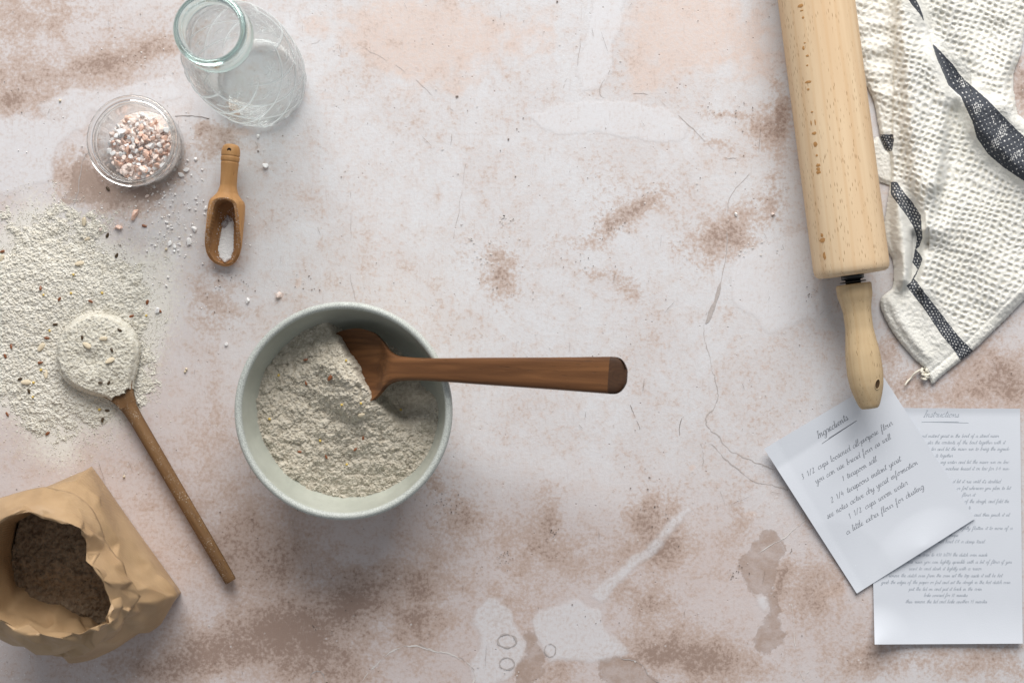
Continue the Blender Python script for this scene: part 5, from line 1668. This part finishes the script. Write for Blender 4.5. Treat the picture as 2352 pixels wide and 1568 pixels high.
# ================================================================= HANDWRITTEN SHEETS
GL = {
 'a': (1.05, [[(.9, .85), (.55, 1), (.12, .6), (.15, .12), (.4, 0), (.75, .35), (.92, .95), (.85, .3), (1.0, 0), (1.2, .22)]]),
 'b': (.95, [[(0, .1), (.4, 1.3), (.46, 1.85), (.28, 1.9), (.2, .9), (.2, .12), (.5, 0), (.78, .4), (.6, .85), (.5, .7), (.98, .62)]]),
 'c': (.8, [[(.75, .8), (.5, 1), (.1, .55), (.15, .12), (.42, 0), (.85, .25)]]),
 'd': (1.05, [[(.8, .85), (.5, 1), (.1, .55), (.15, .1), (.42, 0), (.78, .5), (1.0, 1.95), (.86, .4), (.98, 0), (1.2, .22)]]),
 'e': (.78, [[(.02, .3), (.45, .5), (.62, .85), (.4, 1), (.12, .6), (.2, .1), (.46, 0), (.82, .25)]]),
 'f': (.72, [[(0, .1), (.45, 1.2), (.62, 1.8), (.45, 2.0), (.3, 1.4), (.2, 0), (.1, -.9), (.32, -.85), (.4, -.1), (.76, .22)]]),
 'g': (.95, [[(.8, .85), (.5, 1), (.1, .55), (.2, .08), (.5, .05), (.85, .95), (.78, -.3), (.45, -1.0), (.12, -.8), (.5, -.3), (1.0, .18)]]),
 'h': (.98, [[(0, .1), (.4, 1.3), (.48, 1.85), (.3, 1.9), (.2, .9), (.2, 0), (.25, .3), (.45, .9), (.7, .95), (.76, .4), (.85, 0), (1.05, .22)]]),
 'i': (.48, [[(0, .2), (.22, 1.0), (.18, .25), (.3, 0), (.55, .22)], [(.3, 1.45), (.34, 1.56)]]),
 'k': (.85, [[(0, .1), (.4, 1.3), (.45, 1.85), (.28, 1.9), (.2, 0)], [(.2, .4), (.55, 1), (.62, .72), (.3, .5), (.6, 0), (.92, .2)]]),
 'l': (.48, [[(0, .1), (.4, 1.2), (.48, 1.8), (.3, 1.95), (.2, 1.2), (.18, .25), (.32, 0), (.55, .22)]]),
 'm': (1.3, [[(0, .7), (.14, .98), (.15, .0), (.2, .3), (.38, .92), (.52, .9), (.55, 0), (.6, .3), (.8, .92), (.95, .9), (1.0, .25), (1.1, 0), (1.35, .22)]]),
 'n': (.95, [[(0, .7), (.14, .98), (.15, 0), (.2, .3), (.42, .92), (.6, .9), (.64, .25), (.76, 0), (1.0, .22)]]),
 'o': (.9, [[(.5, 1), (.12, .55), (.2, .08), (.5, 0), (.78, .5), (.58, .98), (.42, .92), (.7, .78), (.98, .8)]]),
 'p': (.92, [[(0, .6), (.2, 1), (.15, 0), (.08, -1.0), (.16, 0), (.4, .92), (.72, .8), (.74, .3), (.5, 0), (.25, .1), (.6, .02), (.95, .22)]]),
 'r': (.72, [[(0, .3), (.2, 1.08), (.34, .85), (.58, .9), (.54, .3), (.62, 0), (.8, .22)]]),
 's': (.68, [[(0, .1), (.35, 1.08), (.48, .6), (.46, .15), (.2, 0), (.1, .1), (.45, .03), (.74, .22)]]),
 't': (.56, [[(0, .2), (.35, 1.3), (.4, 1.75), (.26, .6), (.3, .05), (.6, .2)], [(.05, 1.3), (.66, 1.36)]]),
 'u': (.98, [[(0, .7), (.14, 1), (.15, .3), (.32, 0), (.62, .4), (.78, 1), (.75, .3), (.88, 0), (1.08, .22)]]),
 'v': (.82, [[(0, .7), (.14, 1), (.28, .1), (.38, 0), (.68, .95), (.96, .8)]]),
 'w': (1.12, [[(0, .7), (.12, 1), (.14, .2), (.3, 0), (.52, .4), (.56, .95), (.58, .2), (.75, 0), (.96, .5), (.96, 1), (1.2, .82)]]),
 'x': (.8, [[(0, 1), (.25, .85), (.5, .12), (.8, .15)], [(.72, 1), (.1, 0)]]),
 'y': (.92, [[(0, .7), (.14, 1), (.15, .35), (.32, .05), (.6, .4), (.78, 1), (.66, -.3), (.35, -1), (.08, -.8), (.5, -.25), (1.0, .18)]]),
 'z': (.78, [[(.05, .9), (.62, .95), (.1, .04), (.76, .08)]]),
 'I': (.55, [[(.4, 1.95), (.15, 0)], [(.1, 1.9), (.6, 1.95)], [(-.05, 0), (.35, .02)]]),
 'O': (1.1, [[(.6, 1.8), (.1, 1), (.3, 0), (.9, .6), (.8, 1.7), (.5, 1.8)]]),
 'R': (1.0, [[(.2, 0), (.3, 1.8), (.8, 1.6), (.3, .9), (.9, 0)]]),
 'W': (1.3, [[(0, 1.8), (.25, 0), (.6, 1.4), (.8, 0), (1.3, 1.8)]]),
 'T': (.9, [[(.4, 1.8), (.35, 0)], [(0, 1.75), (.95, 1.8)]]),
 'H': (1.05, [[(.1, 1.8), (.1, 0)], [(.85, 1.8), (.85, 0)], [(.1, .9), (.85, .95)]]),
 '0': (.85, [[(.45, 1.7), (.1, .9), (.35, 0), (.7, .8), (.5, 1.7)]]),
 '1': (.75, [[(.05, 1.2), (.35, 1.7), (.3, 0)]]),
 '2': (1.05, [[(.1, 1.3), (.4, 1.7), (.65, 1.3), (.1, 0), (.45, .1), (.75, 0)]]),
 '3': (.95, [[(.1, 1.5), (.45, 1.7), (.55, 1.2), (.3, .9), (.6, .5), (.35, 0), (.05, .2)]]),
 '4': (1.05, [[(.35, 1.7), (.05, .7), (.7, .75)], [(.6, 1.2), (.5, 0)]]),
 '5': (.8, [[(.7, 1.7), (.25, 1.65), (.15, 1.0), (.55, .9), (.5, .1), (.1, .05)]]),
 '/': (.85, [[(.6, 1.9), (0, -.1)]]), '-': (.6, [[(.05, .55), (.55, .6)]]), '.': (.35, [[(.15, 0), (.18, .1)]]),
 ',': (.35, [[(.18, .05), (.08, -.25)]]), "'": (.3, [[(.2, 1.8), (.15, 1.45)]]), ' ': (.9, []),
}
def text_strokes(txt):
    x = 0.0; out = []
    for ch in txt:
        adv, st = GL[ch]
        sy = rng.uniform(.92, 1.08); dy = rng.uniform(-.05, .05); sh = rng.uniform(-.04, .04)
        for s in st:
            s = [(a1 * rng.uniform(.98, 1.02) + sh * b1, b1 * sy + dy) for a1, b1 in s]
            p = smooth_line(s, 5) if len(s) > 2 else np.array(s, float)
            out.append(np.stack([p[:, 0] + x, p[:, 1]], -1))
        x += adv
    return out, x
def write_line(name, txt, p0, p1, xh, hgt_fn, mat, w_mm, parent, slant=.36, lift=.00012):
    """handwriting from p0 to p1 (plan units); xh = x-height in plan units"""
    st, tot = text_strokes(txt)
    p0 = np.array(p0, float); p1 = np.array(p1, float)
    L = np.linalg.norm(p1 - p0); ex = (p1 - p0) / L; ey = np.array([ex[1], -ex[0]])
    k = L / tot
    V = []; F = []
    for s in st:
        q = p0 + ((s[:, 0] * k + s[:, 1] * xh * slant)[:, None]) * ex + (s[:, 1] * xh)[:, None] * ey
        q = q + .18 * xh * .3 * (rng.random(q.shape) - .5)
        if len(q) < 2: continue
        tg = np.gradient(q, axis=0); tg /= np.linalg.norm(tg, axis=1)[:, None] + 1e-9
        nr = np.stack([-tg[:, 1], tg[:, 0]], -1) * (w_mm / 1000 / PX / 2) * np.clip(1 - .55 * tg @ ey, .55, 1.6)[:, None]
        o = len(V)
        for l, r in zip(q + nr, q - nr):
            for c in (l, r):
                z = hgt_fn(c[0], c[1]) + lift
                V.append(P(c[0], c[1], z))
        for i in range(len(q) - 1):
            a0 = o + 2 * i
            F.append((a0, a0 + 2, a0 + 3, a0 + 1))
    off = Vector(parent.location)
    return mesh_obj(name, [tuple(Vector(v) - off) for v in V], F, mat, parent, False)

def paper_material(name, col):
    a = NT(name)
    v = a.coord("Object")
    n1 = a.noise(v, 18, 3, .5); n2 = a.noise(v, 900, 2)
    a.color(a.mix(a.ramp(n1, .3, .7), col, tuple(c * .97 for c in col)))
    a.rough(.85); a.spec(.1)
    a.bump(a.math('ADD', a.math('MULTIPLY', n1, 3.0), n2), .10, .0006)
    return a.m
M_PAPER = paper_material("white_paper", (.69, .72, .775))
M_INK = plain("ink_black", (.10, .11, .135), .6, .2, 900)
M_INK_L = plain("ink_grey", (.33, .37, .42), .6, .2, 900)

# --- instruction sheet
def z_ins(px, py):
    z = .0009 + .0007 * math.sin(px / 60.0) + .0007
    d = max(0.0, 1 - math.hypot(px - 2008, py - 1480) / 95.0)
    z += .0085 * d**1.8
    z += .0030 * max(0.0, (py - 1380) / 100.0)**2
    z += .0012 * max(0.0, (950 - py) / 20.0)
    return z
ins = empty("recipe_sheet", P(2175, 1210, 0))
tag(ins, "white sheet of handwritten instructions lying underneath at the right edge", "paper sheet")
def sheet(name, c00, c10, c11, c01, zf, parent, nu=60, nv=80):
    u = np.linspace(0, 1, nu); v = np.linspace(0, 1, nv)
    T_ = np.zeros((nv, nu, 3)); B_s = np.zeros((nv, nu, 3))
    off = np.array(parent.location)
    for j, b in enumerate(v):
        for i, a0 in enumerate(u):
            x = (1 - a0) * (1 - b) * c00[0] + a0 * (1 - b) * c10[0] + a0 * b * c11[0] + (1 - a0) * b * c01[0]
            y = (1 - a0) * (1 - b) * c00[1] + a0 * (1 - b) * c10[1] + a0 * b * c11[1] + (1 - a0) * b * c01[1]
            z = zf(x, y)
            T_[j, i] = np.array(P(x, y, z)) - off
            B_s[j, i] = np.array(P(x, y, z - .00018)) - off
    return solid_sheets(name, T_[::-1], B_s[::-1], M_PAPER, parent, split='all')
sheet("paper", (1996, 936), (2343, 938), (2349, 1477), (2009, 1479), z_ins, ins)
f4 = 3.4845
ZI4 = zoomer(3450, 1600, f4); ZI5 = zoomer(3400, 2000, 2.6135)
write_line("handwriting", "Instructions", ZI4(850, 235), ZI4(1340, 235), 7.6, z_ins, M_INK_L, .24, ins)
for (a0, b0) in (((825, 303), (1340, 300)), ((900, 302), (1478, 316))):
    q = np.linspace(0, 1, 12)[:, None]
    pts = np.array(ZI4(*a0)) * (1 - q) + np.array(ZI4(*b0)) * q
    V = []; F = []
    for i, (x, y) in enumerate(pts):
        for dy in (-.45, .45):
            V.append(tuple(Vector(P(x, y + dy, z_ins(x, y) + .0001)) - ins.location))
    F = [(2 * i, 2 * i + 1, 2 * i + 3, 2 * i + 2) for i in range(11)]
    mesh_obj("underline", V, F, M_INK_L, ins, False)
for (t_, y, x0_, x1_) in [("nd instant yeast in the bowl of a stand mixer", 515, 830, 1895), ("stir the contents of the bowl together with it", 607, 905, 1985), ("ter and let the mixer run to bring the ingredi-", 697, 955, 2050), ("ts together", 790, 1015, 1255),
                        ("ing water and let the mixer run on low", 880, 1085, 2035), ("machine knead it on low for 3-4 min-", 970, 1155, 2050), ("d let it rise until it's doubled", 1150, 1255, 1920), ("or foil wherever you plan to let", 1243, 1310, 2060), ("flour it", 1335, 1385, 1565), ("of the dough, and fold the", 1427, 1420, 2040), ("to", 1515, 1475, 1505)]:
    write_line("handwriting", t_, ZI4(x0_, y), ZI4(x1_, y), 4.1, z_ins, M_INK_L, .16, ins)
for (t_, y, x0_, x1_) in [("and then pinch it at", 165, 1295, 1665), ("lightly flatten it to more of a", 305, 1145, 1695), ("shape", 378, 1030, 1130), ("erted bowl OR a damp towel", 445, 890, 1405), ("the oven to 450 WITH the dutch oven inside", 583, 690, 1435),
                        ("t has risen you can lightly sprinkle with a bit of flour if you", 657, 560, 1690), ("want to and slash it lightly with a razor", 727, 615, 1370), ("remove the dutch oven from the oven set the top aside it will be hot", 800, 400, 1590), ("grab the edges of the paper or foil and set the dough in the hot dutch oven", 870, 325, 1675),
                        ("put the lid on and put it back in the oven", 940, 615, 1375), ("bake covered for 30 minutes", 1005, 770, 1225), ("then remove the lid and bake another 15 minutes", 1072, 580, 1430)]:
    write_line("handwriting", t_, ZI5(x0_, y), ZI5(x1_, y), 4.1, z_ins, M_INK_L, .16, ins)

# --- ingredient sheet on top
A_, B_c, C_c, D_c = (1755, 1030), (2030, 866), (2240, 1190), (1968, 1362)
eu = np.array([275.0, -164.0]); eu /= np.linalg.norm(eu)
ev = np.array([210.0, 326.0]); ev /= np.linalg.norm(ev)
def z_ing(px, py):
    d = np.array([px - A_[0], py - A_[1]])
    u = float(d @ eu) / 320.0; v = float(d @ ev) / 388.0
    z = .0034 + .0008 * math.sin(u * 5 + 1) + .0009 * math.sin(v * 6)
    z += .0032 * max(0.0, 1 - math.hypot((u - .62) / .38, (v - 1.0) / .2))**1.3
    z += .0032 * max(0.0, .14 - v) / .14 * (1 if u < .75 else .4)
    z += .0015 * max(0.0, (.1 - u) / .1)
    z -= .0022 * max(0.0, 1 - math.hypot((u - 0.02) / .35, (v - .95) / .4))
    return z
ing_s = empty("recipe_card", P(2000, 1115, 0))
tag(ing_s, "white sheet with the handwritten ingredient list, tilted and lying on top", "paper sheet")
sheet("paper", A_, B_c, C_c, D_c, z_ing, ing_s)
ZI3 = zoomer(3100, 1600, 2.8514)
for (t_, a0, b0, xh, w_) in [("Ingredients", (492, 436), (838, 218), 7.8, .28), ("3 1/2 cups loosened all-purpose flour.", (312, 905), (1355, 272), 6.6, .21), ("you can use bread four as well", (470, 952), (1325, 438), 6.6, .21), ("1 teaspoon salt", (775, 925), (1165, 690), 6.6, .21),
                        ("2 1/4 teaspoons instant yeast.", (645, 1168), (1450, 682), 6.6, .21), ("see notes active dry yeast information", (600, 1352), (1630, 724), 6.6, .21), ("1 1/2 cups warm water", (850, 1352), (1515, 958), 6.6, .21), ("a little extra flour for dusting", (820, 1533), (1700, 1000), 6.6, .21)]:
    write_line("handwriting", t_, ZI3(*a0), ZI3(*b0), xh, z_ing, M_INK, w_, ing_s, .30)
for (a0, b0) in (((535, 495), (932, 232)), ((612, 433), (932, 232))):
    q = np.linspace(0, 1, 12)[:, None]
    pts = np.array(ZI3(*a0)) * (1 - q) + np.array(ZI3(*b0)) * q
    V = []
    nrm = np.array([.55, .83]) * .5
    for i, (x, y) in enumerate(pts):
        for sg in (-1, 1):
            x2, y2 = x + nrm[0] * sg, y + nrm[1] * sg
            V.append(tuple(Vector(P(x2, y2, z_ing(x2, y2) + .00012)) - ing_s.location))
    mesh_obj("underline", V, [(2 * i, 2 * i + 1, 2 * i + 3, 2 * i + 2) for i in range(11)], M_INK, ing_s, False)
